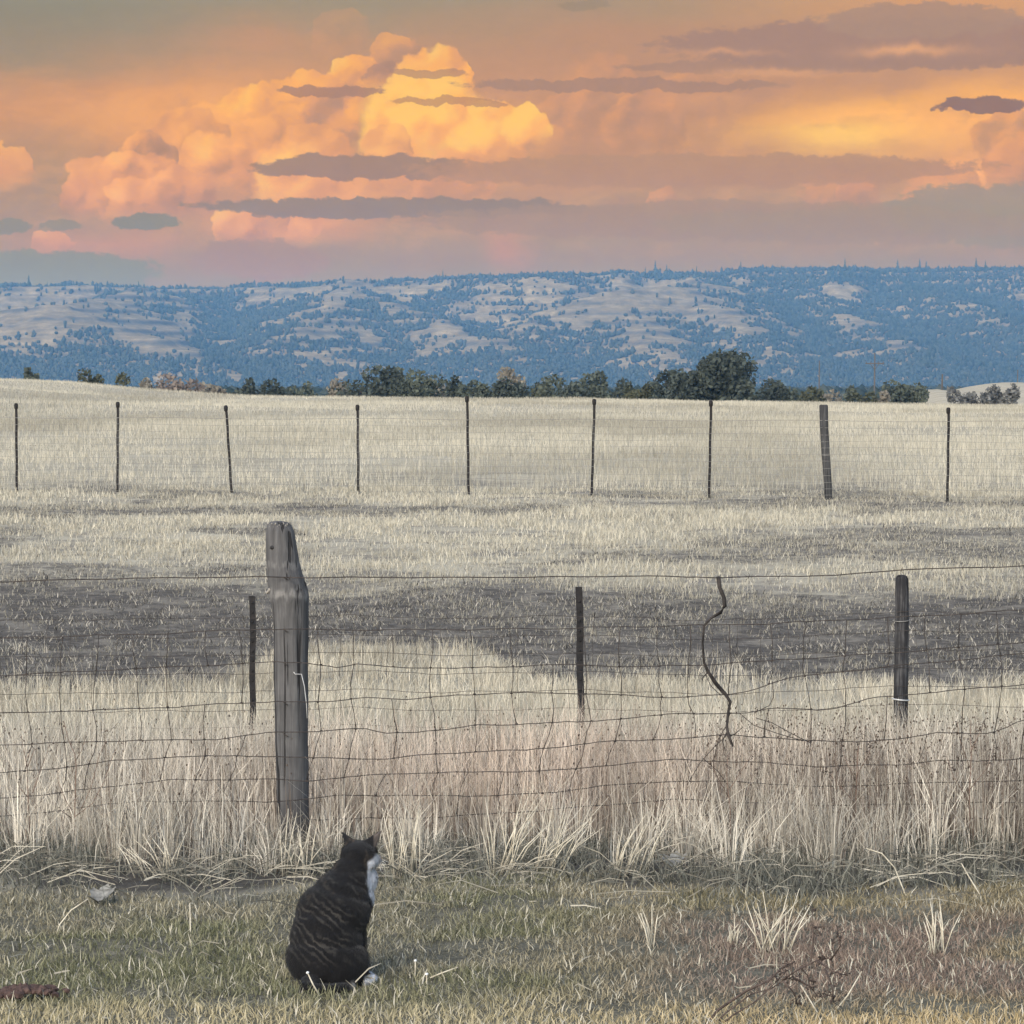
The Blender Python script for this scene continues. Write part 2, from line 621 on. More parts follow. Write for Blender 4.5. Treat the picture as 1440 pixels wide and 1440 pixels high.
M['post_steel'] = mat_metal('painted_steel_post', (0.007, 0.0065, 0.007), (0.020, 0.017, 0.016), 0.75, 0.0)
M['wire'] = mat_metal('rusty_wire', (0.022, 0.018, 0.016), (0.075, 0.06, 0.05), 0.7, 0.2)
M['bright_wire'] = mat_metal('galvanised_wire', (0.42, 0.41, 0.39), (0.6, 0.59, 0.56), 0.5, 0.3)
M['far_wire'] = mat_metal('far_galvanised_wire', (0.20, 0.19, 0.17), (0.30, 0.29, 0.26), 0.7, 0.1)
M['stick'] = mat_metal('dead_dark_stick', (0.014, 0.012, 0.011), (0.05, 0.042, 0.037), 0.9, 0.0)
M['weed'] = mat_metal('dead_weed_stem', (0.10, 0.062, 0.045), (0.24, 0.165, 0.12), 0.9, 0.0)
M['weed_dark'] = mat_metal('dark_weed_stem', (0.035, 0.026, 0.022), (0.11, 0.08, 0.065), 0.9, 0.0)
M['seed'] = mat_metal('dark_seed_heads', (0.02, 0.015, 0.013), (0.07, 0.05, 0.04), 0.95, 0.0)
M['straw'] = mat_metal('bleached_straw', (0.38, 0.33, 0.24), (0.64, 0.58, 0.45), 0.85, 0.0)
M['fluff'] = mat_metal('white_fluff', (0.6, 0.6, 0.57), (0.8, 0.79, 0.75), 0.95, 0.0)
M['bark'] = mat_metal('oak_bark', (0.05, 0.042, 0.034), (0.12, 0.10, 0.085), 0.95, 0.0)
M['red_dirt'] = mat_metal('dug_red_earth', (0.035, 0.022, 0.018), (0.11, 0.068, 0.055), 0.98, 0.0)
M['pole'] = mat_metal('utility_pole_wood', (0.06, 0.055, 0.05), (0.12, 0.11, 0.1), 0.95, 0.0)

# ------------------------------------------------------------------ ground shape
_ky = np.array([-40, 0, 8, 10.4, 12, 14, 17, 20, 23, 27, 32, 38, 46, 60, 80, 110, 150, 190, 215, 250, 300, 600, 4000], float)
_kz = np.array([0, 0, 0, -.02, -.13, -.26, -.42, -.49, -.51, -.46, -.34, -.17, .02, .15, .30, .46, .55, .58, .55, -.8, -3.2, -4.6, -5.0], float)
_ty = np.concatenate([np.arange(-40, 60, 0.1), np.arange(60, 4200, 1.0)])
_tz = np.interp(_ty, _ky, _kz)
_near = _ty < 60
_tz[_near] = np.convolve(np.pad(_tz[_near], 12, mode='edge'), np.ones(25) / 25, 'valid')
_tz[~_near] = np.convolve(np.pad(_tz[~_near], 9, mode='edge'), np.ones(19) / 19, 'valid')


def G(x, y):
    x = np.asarray(x, float); y = np.asarray(y, float)
    z = np.interp(y, _ty, _tz)
    t = ss(50, 190, y) * (1 - ss(215, 290, y))
    z = z + t * (-0.010 * x + 1.0 * np.exp(-((x + 34) / 9.5) ** 2))
    z = z + ss(60, 110, y) * (1 - ss(215, 290, y)) * (fbm(x / 14, y / 22, 5, 3) - 0.5) * 0.5
    z = z + (fbm(x / 1.6, y / 1.6, 31, 3) - 0.5) * 0.09 * ss(10, 16, y) * (1 - ss(60, 120, y))
    z = z + (fbm(x / 0.35, y / 0.35, 41, 3) - 0.5) * 0.035 * (1 - ss(30, 60, y))
    z = z + 6.0 * np.exp(-((x - 79) / 17) ** 2 - ((y - 480) / 60) ** 2) + 7.0 * np.exp(-((x - 58) / 9) ** 2 - ((y - 420) / 50) ** 2) * 0.6
    return z


def lawn_edge(x): return 10.75 + (fbm(np.asarray(x) / 0.45, np.asarray(x) * 0 + 3, 8, 3) - 0.5) * 1.1


def f_lawn(x, y): return 1 - ss(-0.95, -0.25, y - lawn_edge(x) + (fbm(x / .2, y / .2, 9, 3) - .5) * .5)


def f_tall(x, y): return ss(-0.8, -0.3, y - lawn_edge(x)) * (1 - ss(16, 19, y + (fbm(x / 1.2, y / 1.2, 3, 3) - .5) * 3))


def f_soil(x, y):
    n = fbm(np.asarray(x) / 1.3, np.asarray(y) / 1.6, 77, 4)
    lo = 21.6 + 3.6 * np.exp(-(((x + 1.0) / 0.95) ** 4)) + (n - .5) * 2.6
    hi = 29.6 + (fbm(x / 2.5, y / 2.5, 19, 3) - .5) * 3.0 + 0.5 * ss(-1, -4, x)
    band = ss(-1.0, 1.2, y - lo) * (1 - ss(-2.2, 4.5, y - hi)) * (.78 + .3 * ss(.32, .58, fbm(x / 1.6, y / 1.1, 83, 4)))
    # grey trampled patches further out
    p1 = ss(.46, .64, fbm(x / 1.7, y / 1.9, 55, 5)) * ss(29, 33, y) * (1 - ss(47, 54, y)) * 0.6
    p2 = 0.3 * np.exp(-((y - 35.2 - 0.12 * x) / 1.0) ** 2) * ss(-0.6, -2.0, x)
    p3 = 0.75 * (np.exp(-((y - 33.3 - 0.33 * x) / 0.22) ** 2) + .8 * np.exp(-((y - 35.0 - 0.33 * x) / 0.2) ** 2)) * ss(-1.5, 0.5, x)
    p4 = 0.62 * np.exp(-((y - 43.4) / 1.3) ** 2) * ss(-2, 3, x)
    p5 = 0.28 * ss(.5, .7, fbm(x / 7.0, y / 10.0, 65, 4)) * ss(46, 60, y) * (1 - ss(230, 300, y))
    return np.clip(np.maximum.reduce([band, p1, p2, p3, p4, p5]), 0, 1)


def build_ground():
    ys = [-30.0]
    while ys[-1] < 4000:
        y = ys[-1]
        if y < 6: d = 1.5
        elif y < 13: d = 0.06
        elif y < 48: d = 0.16
        elif y < 130: d = 0.9
        elif y < 700: d = 4
        else: d = 60
        ys.append(y + d)
    ys = np.array(ys)
    t = np.linspace(-1, 1, 201)
    t = np.sign(t) * np.abs(t) ** 1.6
    Yg, Tg = np.meshgrid(ys, t, indexing='ij')
    Xg = Tg * (5 + 0.55 * np.maximum(Yg, 0))
    Zg = G(Xg, Yg)
    v = np.stack([Xg, Yg, Zg], -1).reshape(-1, 3)
    ny, nx = Yg.shape
    i = np.arange((ny - 1) * nx).reshape(ny - 1, nx)[:, :-1].ravel()
    q = np.stack([i, i + 1, i + nx + 1, i + nx], -1)
    x, y = v[:, 0], v[:, 1]
    me = quads('ground', v, q, attrs={'soil': f_soil(x, y), 'lawn': f_lawn(x, y), 'tall': f_tall(x, y), 'mid': ss(19, 24, y) * (1 - ss(48, 62, y))})
    return tag(link_mesh('ground', me, M['ground']), kind='structure')


build_ground()


# ------------------------------------------------------------------ hills
def seg_ridge(x, y, pts, k, p=1.0):
    """height of a ridge with crest through pts (x, y, z) falling off sideways with slope k"""
    best = np.full(x.shape, -1e3)
    for (x0, y0, z0), (x1, y1, z1) in zip(pts[:-1], pts[1:]):
        dx, dy = x1 - x0, y1 - y0
        t = np.clip(((x - x0) * dx + (y - y0) * dy) / (dx * dx + dy * dy), 0, 1)
        d = np.hypot(x - x0 - t * dx, y - y0 - t * dy)
        best = np.maximum(best, z0 + t * (z1 - z0) - k * np.sqrt(d * d + 400) + k * 20)
    return best


def hp(u, v, d):
    p = at(u, v, d)
    return (p.x, p.y, p.z)


def hills_height(x, y):
    u = x / y * F + 720
    rimz = 178 + 26 * ss(300, 1300, u)
    base = 4350 + (fbm(x / 260, x * 0 + 1, 91, 4) - .5) * 500
    rim = 5250 + (fbm(x / 300, x * 0 + 7, 93, 4) - .5) * 500
    t = np.clip((y - base) / (rim - base), 0, 1)
    h = rimz * (0.25 * t + 0.75 * t ** 1.5)
    gul = np.abs(fbm(x / 150, y / 420, 95, 4) - .5) * 2
    h = h - (1 - gul) ** 3 * 26 * np.sin(np.pi * np.clip(t, 0, 1))
    h = h + np.clip((y - rim) / 1500, 0, 1.2) * 22
    for pts, k in (
        ([hp(-300, 470, 4600), hp(-60, 440, 4500), hp(75, 424, 4350), hp(175, 455, 4250), hp(285, 497, 4050)], 0.33),
        ([hp(75, 424, 4350), hp(150, 415, 4800), hp(200, 402, 5200)], 0.3),
        ([hp(470, 402, 5200), hp(560, 428, 4700), hp(660, 462, 4400), hp(775, 512, 4050)], 0.28),
        ([hp(400, 470, 4250), hp(470, 430, 4600), hp(480, 402, 5100)], 0.3),
        ([hp(700, 470, 4350), hp(755, 444, 4450), hp(860, 408, 4600), hp(940, 401, 4700), hp(1010, 425, 4550), hp(1085, 486, 4200)], 0.34),
        ([hp(940, 401, 4700), hp(1010, 392, 5200)], 0.3),
        ([hp(900, 440, 4450), hp(940, 490, 4150)], 0.34),
        ([hp(1120, 400, 5200), hp(1190, 440, 4700), hp(1300, 492, 4200)], 0.28),
        ([hp(1300, 395, 5200), hp(1400, 440, 4700), hp(1560, 492, 4300)], 0.28),
        ([hp(1600, 395, 5200), hp(1700, 440, 4700), hp(1760, 492, 4300)], 0.28),
        ([hp(-250, 405, 5200), hp(-220, 440, 4700), hp(-160, 492, 4200)], 0.28),
    ):
        r = seg_ridge(x, y, pts, k)
        d = h - r
        w = np.clip(0.5 + d / 24.0, 0, 1)
        h = h * w + r * (1 - w) + 6.0 * w * (1 - w)
    h = h + (fbm(x / 90, y / 90, 97, 5) - .5) * 16 * ss(0, 25, h)
    # benches: flat treads and steep ledges of the layered rock
    st = 17.0
    ph = h / st + (fbm(x / 400, y / 400, 99, 3) - .5) * 0.7
    fr = ph - np.floor(ph)
    led = ss(0.62, 0.92, fr)
    strength = 0.55 * ss(20, 50, h) * (0.35 + 0.65 * fbm(x / 200, y / 200, 101, 3))
    h = h + st * strength * (led - fr)
    ledge = np.exp(-((fr - .78) / .10) ** 2) * ss(.36, .56, fbm(x / 130, y / 130, 103, 4)) * ss(20, 45, h)
    return h - 5.0, ledge


HG = {}


def grid_at(A, y, u):
    fy = np.clip((y - 3500) / 7.0, 0, 284.9); fu = np.clip((u + 420) / (2280 / 759.0), 0, 757.9)
    i, j = fy.astype(int), fu.astype(int)
    a, b = fy - i, fu - j
    return (A[i, j] * (1 - a) + A[i + 1, j] * a) * (1 - b) + (A[i, j + 1] * (1 - a) + A[i + 1, j + 1] * a) * b


def build_hills():
    ys = np.concatenate([np.arange(3500, 5500, 7.0), np.arange(5500, 7001, 60.0)])
    us = np.linspace(-420, 1860, 760)
    Yg, Ug = np.meshgrid(ys, us, indexing='ij')
    Xg = (Ug - 720) / F * Yg
    Z, L = hills_height(Xg, Yg)
    HG['z'], HG['l'] = Z.copy(), L
    Z[0, :] -= 6
    v = np.stack([Xg, Yg, Z], -1).reshape(-1, 3)
    ny, nx = Yg.shape
    i = np.arange((ny - 1) * nx).reshape(ny - 1, nx)[:, :-1].ravel()
    q = np.stack([i, i + 1, i + nx + 1, i + nx], -1)
    me = quads('hills', v, q, attrs={'ledge': L.ravel()})
    tag(link_mesh('hills', me, M['hills']), kind='structure')


build_hills()

_ico = bmesh.new(); bmesh.ops.create_icosphere(_ico, subdivisions=1, radius=1)
ICO_V = np.array([v.co[:] for v in _ico.verts]); ICO_F = np.array([[v.index for v in f.verts] for f in _ico.faces]); _ico.free()
_ico = bmesh.new(); bmesh.ops.create_icosphere(_ico, subdivisions=2, radius=1)
ICO2_V = np.array([v.co[:] for v in _ico.verts]); ICO2_F = np.array([[v.index for v in f.verts] for f in _ico.faces]); _ico.free()


def build_hill_woods():
    n = 640000
    y = rng.uniform(3560, 5490, n)
    u = rng.uniform(-380, 1820, n)
    x = (u - 720) / F * y
    Zs = HG['z'][:287]
    ky = np.ones(21) / 21; ku = np.ones(41) / 41
    Bl = np.apply_along_axis(lambda r_: np.convolve(np.pad(r_, 10, mode='edge'), ky, 'valid'), 0, Zs)
    Bl = np.apply_along_axis(lambda r_: np.convolve(np.pad(r_, 20, mode='edge'), ku, 'valid'), 1, Bl)
    h, led = grid_at(Zs, y, u), grid_at(HG['l'][:287], y, u)
    hc = grid_at(Bl - Zs, y, u)
    d = fbm(x / 110, y / 160, 111, 4) - 0.5
    d2 = fbm(x / 26, y / 26, 113, 3) - 0.5
    dens = 0.24 + d * 1.5 + d2 * 2.3 + np.clip(hc / 14, -.35, .5) + ss(60, 15, h) * 0.55 + led * 0.7
    dens += ss(900, 1300, u) * 0.34 + ss(162, 180, h) * 0.6 * ss(380, 600, u) 
    dens += 0.25 * np.exp(-((u - 30) / 200) ** 2) * ss(130, 160, h)
    for cu, cv, ru, rv, s in ((70, 452, 150, 34, -.95), (215, 480, 90, 22, -.7), (560, 440, 190, 40, -.14), (660, 480, 110, 30, -.2),
                              (890, 418, 140, 20, -.95), (960, 452, 120, 26, -.6), (330, 470, 60, 30, .25), (760, 425, 70, 30, .3),
                              (420, 410, 120, 18, -.2)):
        v = 540 - (h - H) / y * F
        dens += s * np.exp(-((u - cu) / ru) ** 2 - ((v - cv) / rv) ** 2)
    keep = (rng.uniform(0, 1, n) < np.clip(dens, 0.015, 1) ** 1.2 * 0.42) & (h > -3.5)
    x, y, h = x[keep], y[keep], h[keep]
    n = len(x)
    r = rng.uniform(1.1, 3.6, n)
    hh = r * rng.uniform(0.8, 1.45, n)
    con = rng.uniform(0, 1, n) < 0.2
    hh[con] *= 1.4; r[con] *= .7
    # the wooded valley floor between the field and the hills
    m_ = 7000
    yb = rng.uniform(800, 3500, m_); xb = (rng.uniform(-380, 1820, m_) - 720) / F * yb
    kb = fbm(xb / 120, yb / 300, 131, 3) > .38
    xb, yb = xb[kb], yb[kb]
    rb = rng.uniform(1.5, 3.2, len(xb))
    x = np.concatenate([x, xb]); y = np.concatenate([y, yb]); h = np.concatenate([h, G(xb, yb)]); r = np.concatenate([r, rb]); hh = np.concatenate([hh, rb * rng.uniform(.7, 1.1, len(xb))])
    n = len(x)
    jit = rng.uniform(0.65, 1.3, (n, len(ICO_V), 1))
    V = ICO_V[None] * jit
    V = V * np.stack([r, r, hh], -1)[:, None, :] + np.stack([x, y, h + hh * .75], -1)[:, None, :]
    fcs = (ICO_F[None] + (np.arange(n) * len(ICO_V))[:, None, None]).reshape(-1, 3)
    t = rng.uniform(0, 1, (n, 1))
    c = np.array([0.035, 0.05, 0.042]) * (1 - t) + np.array([0.08, 0.095, 0.08]) * t
    tint = np.repeat(c, len(ICO_V), axis=0)
    me = quads('hill_woods', V.reshape(-1, 3), fcs, tint=tint)
    tag(link_mesh('hill_woods', me, M['leaf'], smooth=False), 'dark scattered oak woods covering the far blue hillsides', 'woods', kind='stuff')
    print('hill trees', n)


build_hill_woods()


def build_skyline_conifers():
    vars_ = []
    for s in range(4):
        rr = random.Random(s + 40)
        mb = MB()
        lv = 7
        rings = []
        for k in range(lv * 2):
            t = k / (lv * 2 - 1)
            r = (0.17 - 0.15 * t) * (1.0 if k % 2 == 0 else 0.6) * rr.uniform(.7, 1.3)
            rings.append([(r * math.cos(a * math.pi / 4) * rr.uniform(.6, 1.3), r * math.sin(a * math.pi / 4) * rr.uniform(.6, 1.3), 0.14 + .86 * t) for a in range(8)])
        mb.rings(rings)
        tb = MB().tube([(0, 0, -0.1), (0, 0, .5)], [.03, .015], 6)
        vars_.append((mb, tb))
    m, nt, out = new_mat('conifer_needles')
    n = noise(objco(), 12.0, 3, .6)
    principled(out, ramp(n, [(.35, (.022, .032, .02)), (.65, (.055, .065, .036))]), .95, spec=0.0)
    where = [(42, 22), (68, 13), (196, 16), (552, 15), (623, 19), (715, 14), (792, 13), (817, 11), (907, 17), (921, 26), (937, 18), (979, 17), (1000, 14), (1019, 15),
             (1041, 20), (1062, 15), (1080, 13), (1093, 15), (1112, 13), (1132, 12), (1152, 15), (1187, 24), (1216, 14), (1236, 15), (1261, 22),
             (1292, 24), (1301, 20), (1317, 15), (1336, 14), (1371, 24), (1384, 19), (1405, 15), (1412, 16), (1432, 14)]
    protos = []
    for k, (u, hpx) in enumerate(where):
        # find the skyline along this bearing
        ys = np.arange(4900, 6900, 20.0)
        xs = (u - 720) / F * ys
        hh = hills_height(xs, ys)[0]
        j = int(np.argmax((hh - H) / ys))
        hm = hpx / F * ys[j] * (0.62 if hpx < 17 else 0.8)
        if k < 4:
            root = empty('conifer_tree', (0, 0, 0))
            vars_[k][0].build('crown', m, root)
            vars_[k][1].build('trunk', M['bark'], root)
            protos.append(root)
            o = root
        else:
            src = protos[k % 4]
            o = src.copy(); COL.objects.link(o)
            for ch in src.children:
                c = ch.copy(); COL.objects.link(c); c.parent = o
        o.location = (xs[j], ys[j], hh[j] - 1.0)
        w = hm * random.Random(k).uniform(.7, 1.2)
        o.scale = (w, w, hm)
        o.rotation_euler = (0, 0, k * 1.3)
        size = 'tall' if hpx >= 20 else ('mid-sized' if hpx > 14 else 'short')
        tag(o, '%s dark conifer on the hilltop skyline, %s from the left' % (size, ORD[k]), 'conifer', 'conifers along the skyline')



ORD = ['first', 'second', 'third', 'fourth', 'fifth', 'sixth', 'seventh', 'eighth', 'ninth', 'tenth', 'eleventh', 'twelfth', 'thirteenth',
       'fourteenth', 'fifteenth', 'sixteenth', 'seventeenth', 'eighteenth', 'nineteenth', 'twentieth', 'twenty-first', 'twenty-second',
       'twenty-third', 'twenty-fourth', 'twenty-fifth', 'twenty-sixth', 'twenty-seventh', 'twenty-eighth', 'twenty-ninth', 'thirtieth',
       'thirty-first', 'thirty-second', 'thirty-third', 'thirty-fourth', 'thirty-fifth', 'thirty-sixth']
build_skyline_conifers()

# ------------------------------------------------------------------ haze


def build_haze():
    x0, x1, y0, y1, z0, z1 = -2600, 2600, -60, 7060, -14, 236
    mb = MB()
    mb.v = [Vector(p) for p in ((x0, y0, z0), (x1, y0, z0), (x1, y1, z0), (x0, y1, z0), (x0, y0, z1), (x1, y0, z1), (x1, y1, z1), (x0, y1, z1))]
    mb.f = [(0, 3, 2, 1), (4, 5, 6, 7), (0, 1, 5, 4), (1, 2, 6, 5), (2, 3, 7, 6), (3, 0, 4, 7)]
    m, nt, out = new_mat('haze_air')
    v = N.node('ShaderNodeVolumePrincipled')
    v.inputs['Color'].default_value = HAZE_COLOR + (1,)
    v.inputs['Absorption Color'].default_value = (1, 1, 1, 1)
    v.inputs['Density'].default_value = HAZE_DENSITY
    nt.links.new(v.outputs[0], out.inputs['Volume'])
    o = mb.build('haze', m, smooth=False)
    tag(o, 'pale blue evening haze in the air over the valley', 'haze', kind='stuff')


build_haze()


# ------------------------------------------------------------------ trees along the far edge of the field
def tree(name, u, vtop, wpx, Y, cols, label, cat, lobes=7, leaf=0.34, n=1500, group='trees and bushes beyond the field', gap=0.0, shrub=False):
    rr = np.random.default_rng(int(u * 7 + vtop))
    wpx = wpx * 1.2
    if n < 2000: n = int(n * 1.9); leaf *= .72
    top = at(u, vtop, Y)
    z0 = float(G(top.x, Y))
    hgt = top.z - z0
    wid = wpx / F * Y
    root = empty(name, (top.x, Y, z0))
    # limbs
    mb = MB()
    ends = []
    tr = wid * 0.035 + .06
    if not shrub:
        lean = rr.uniform(-.06, .06)
        th = hgt * 0.38
        mb.tube([(0, 0, -.3), (lean * th * .5, 0, th * .5), (lean * th, 0.05, th)], [tr * 1.25, tr, tr * .8], 8)
        for k in range(lobes):
            a = 2 * math.pi * k / lobes + rr.uniform(-.4, .4)
            q = rr.uniform(.2, .36) * wid
            e = (math.cos(a) * q, math.sin(a) * q, rr.uniform(.5, .84) * hgt)
            mb.tube([(lean * th, .05, th * .85), (e[0] * .5, e[1] * .5, (th + e[2]) * .55), e], [tr * .6, tr * .4, tr * .15], 6)
            ends.append(e)
        ends.append((rr.uniform(-.05, .05) * wid, 0, .80 * hgt))
        ends.append((rr.uniform(-.1, .1) * wid, 0, .55 * hgt))
    else:
        for k in range(lobes):
            a = 2 * math.pi * k / lobes + rr.uniform(-.4, .4)
            q = rr.uniform(.1, .36) * wid
            e = (math.cos(a) * q, math.sin(a) * q, rr.uniform(.35, .74) * hgt)
            mb.tube([(e[0] * .15, e[1] * .15, -.2), (e[0] * .6, e[1] * .6, e[2] * .5), e], [tr * .6, tr * .4, tr * .15], 5)
            ends.append(e)
    mb.build('trunk' if not shrub else 'stems', M['bark'], root)
    # leaf clumps on the shells of lobes round the limb ends
    ends = np.array(ends)
    k = rr.integers(0, len(ends), n)
    R = (wid * (.22 if not shrub else .2)) * rr.uniform(.75, 1.2, len(ends))
    Rz = np.minimum(R * .85, hgt * .3)
    dv = rr.normal(size=(n, 3)); dv /= np.linalg.norm(dv, axis=1)[:, None]
    rad = rr.uniform(.35, 1.08, n) ** .6
    c = ends[k] + dv * np.stack([R[k], R[k], Rz[k]], -1) * rad[:, None]
    zlo = .16 * hgt if not shrub else .03
    c[:, 2] = zlo + (c[:, 2] - c[:, 2].min()) * (hgt - zlo) / (c[:, 2].max() - c[:, 2].min())
    ww = np.percentile(np.abs(c[:, 0]), 98)
    c[:, :2] *= wid * .5 / ww
    a = rr.normal(size=(n, 3)); a /= np.linalg.norm(a, axis=1)[:, None]
    b = np.cross(a, rr.normal(size=(n, 3))); b /= np.linalg.norm(b, axis=1)[:, None]
    s = leaf * rr.uniform(.5, 1.2, (n, 1))
    V = np.stack([c - a * s - b * s * .4, c + a * s * .2 - b * s * .6, c + a * s + b * s * .4, c - a * s * .3 + b * s * .7], 1)
    t = (rr.uniform(0, 1, n) * .6 + .4 * rr.uniform(0, 1, len(ends))[k])[:, None]
    tint = np.repeat(np.array(cols[0]) * (1 - t) + np.array(cols[1]) * t, 4, axis=0)
    me = quads('crown', V.reshape(-1, 3), np.arange(n * 4).reshape(n, 4), tint=tint)
    link_mesh('crown' if not shrub else 'foliage', me, M['leaf'], root, smooth=False)
    return tag(root, label, cat, group)


DK = ((.042, .05, .042), (.11, .125, .10))
GG = ((.06, .07, .055), (.15, .165, .12))
TN = ((.15, .13, .10), (.30, .27, .21))
GG_HAZY = ((.11, .11, .10), (.22, .215, .195))  # paler, greyer than GG: distance haze put into the leaf colour
OL = ((.06, .065, .04), (.13, .13, .08))


def build_treeline():
    for k, (u_, v_, w_, Y_, c_) in enumerate(((480, 536, 40, 380, OL), (618, 533, 34, 380, TN), (662, 541, 30, 300, GG), (760, 538, 36, 350, OL), (808, 538, 40, 300, DK), (852, 541, 30, 300, GG), (895, 541, 30, 290, OL), (1115, 545, 40, 340, GG), (1168, 549, 40, 360, TN), (1215, 549, 36, 340, OL), (1244, 550, 30, 340, TN))):
        tree('bush', u_, v_, w_, Y_, c_, '%s low bush in the bush row, %s of the lowest bushes from left' % ('olive' if c_ is OL else 'tan' if c_ is TN else 'dark green' if c_ is DK else 'grey-green', ORD[k]), 'bush', n=500, shrub=True)
    T = lambda *a, **k: tree('oak_tree', *a, **k)
    B = lambda *a, **k: tree('bush', *a, shrub=True, **k)
    T(1004, 491, 90, 300, DK, 'broad dark oak, by far the largest tree at the field edge', 'tree', lobes=11, n=8500, leaf=.27)
    T(1086, 533, 48, 310, DK, 'small dark round tree just right of the largest oak', 'tree', n=1300, leaf=.3)
    T(951, 519, 46, 312, DK, 'small dark tree touching the left side of the largest oak', 'tree', n=1000, leaf=.3)
    T(522, 513, 66, 300, DK, 'dark gappy oak, tallest tree left of centre', 'tree', lobes=8, n=2200, leaf=.26)
    T(588, 519, 62, 340, GG, 'grey-green tree directly right of the dark gappy oak', 'tree', n=1500)
    T(562, 516, 34, 420, OL, 'pale olive tree behind and between two darker trees left of centre', 'tree', n=800)
    B(645, 529, 26, 330, DK, 'narrow dark bush between the grey-green tree and the centre', 'bush', n=600)
    B(682, 535, 40, 340, GG, 'low dark bush just left of the domed bush at centre', 'bush', n=700)
    B(726, 531, 48, 290, DK, 'dome-shaped dark green bush in front of the tan tree', 'bush', n=1200)
    T(717, 516, 40, 400, TN, 'tan leafless-looking tree behind the domed dark bush', 'tree', n=900)
    B(788, 527, 56, 320, GG, 'wide grey-green bush right of the domed bush', 'bush', n=1300)
    T(828, 523, 44, 340, GG, 'grey tree rising over the wide grey-green bush', 'tree', n=1100)
    B(875, 533, 44, 320, DK, 'dark low bush midway between grey tree and largest oak', 'bush', n=900)
    B(912, 537, 34, 330, GG, 'small bush just left of the tree beside the largest oak', 'bush', n=600)
    B(1140, 544, 36, 330, OL, 'small low bush at the foot of the plain thin pole', 'bush', n=600)
    B(1192, 543, 18, 340, GG, 'tiny bush left of the pole with crossarm', 'bush', n=300)
    T(1268, 534, 50, 350, GG, 'rounded grey bushy tree right of the pole with crossarm', 'tree', n=1200)
    B(1303, 546, 26, 330, GG, 'small bush against the left end of pale mound', 'bush', n=500)
    B(1352, 544, 34, 330, GG_HAZY, 'left one of three haze-toned bushes before the pale mound', 'bush', n=500)
    B(1384, 542, 34, 330, GG_HAZY, 'middle one of three haze-toned bushes before the pale mound', 'bush', n=500)
    B(1410, 540, 34, 330, GG_HAZY, 'right one of three haze-toned bushes before the pale mound', 'bush', n=500)
    B(455, 533, 52, 330, TN, 'tan bush left of the dark gappy oak', 'bush', n=900)
    B(428, 537, 40, 320, GG, 'grey bush left of the tan bush near the gappy oak', 'bush', n=700)
    B(382, 533, 50, 300, DK, 'dark low bush, right one of a dark pair', 'bush', n=900)
    B(345, 532, 40, 310, DK, 'dark low bush, left one of a dark pair', 'bush', n=700)
    B(300, 538, 56, 330, TN, 'wide tan bush left of the dark pair of bushes', 'bush', n=800)
    B(250, 525, 52, 320, ((.16, .13, .11), (.3, .25, .21)), 'tall pinkish-tan bush, palest in the left half', 'bush', n=1000)
    B(205, 532, 30, 340, TN, 'small tan bush left of the pinkish-tan bush', 'bush', n=500)
    B(163, 524, 28, 320, OL, 'small dark bush, right one of two behind the left crest', 'bush', n=500)
    B(124, 519, 32, 330, OL, 'rounded olive bush, left one of two behind the left crest', 'bush', n=600)
    B(44, 517, 20, 330, GG, 'small lone dark bush on the left crest, farthest left', 'bush', n=400)
    B(-40, 520, 44, 330, OL, 'dark bush beyond the left end of the crest', 'bush', n=500)
    B(1480, 540, 40, 330, TN, 'faded bush beyond the right end of the pale mound', 'bush', n=500)


build_treeline()


def build_poles():
    def pole(u, v, Y, r, label, arm=False):
        top = at(u, v, Y)
        z0 = float(G(top.x, Y))
        root = empty('utility_pole', (top.x, Y, z0))
        h = top.z - z0
        MB().tube([(0, 0, -1), (0, 0, h * .5), (0.03, 0, h)], [r, r * .85, r * .65], 10).build('pole_shaft', M['pole'], root)
        if arm:
            za = h - 2.2
            mb = MB()
            mb.v = [Vector((sx * 1.9, sy * .09 - .3, za + sz * .12)) for sx in (-1, 1) for sy in (-1, 1) for sz in (-1, 1)]
            mb.f = [(0, 1, 3, 2), (4, 6, 7, 5), (0, 4, 5, 1), (2, 3, 7, 6), (0, 2, 6, 4), (1, 5, 7, 3)]
            mb.build('crossarm', M['pole'], root, smooth=False)
            for sx in (-1.7, -.8, .8, 1.7):
                MB().tube([(sx, -.3, za + .1), (sx, -.3, za + .45)], [.09, .05], 6).build('insulator', M['pole'], root)
            MB().tube([(0, -.15, za - 1.3), (.95, -.3, za)], .05, 5).tube([(0, -.15, za - 1.3), (-.95, -.3, za)], .05, 5).build('brace', M['pole'], root)
        return tag(root, label, 'pole', 'poles beyond the field')
    pole(1230, 496, 620, .20, 'grey utility pole with a crossarm near its top', True)
    pole(1152, 507, 560, .15, 'plain thin pole without crossarm right of the largest oak')
    pole(1325, 526, 420, .15, 'dark short pole at the left end of the pale mound')
    pole(1431, 520, 560, .14, 'faint thin pole behind the pale mound, farthest right')


build_poles()


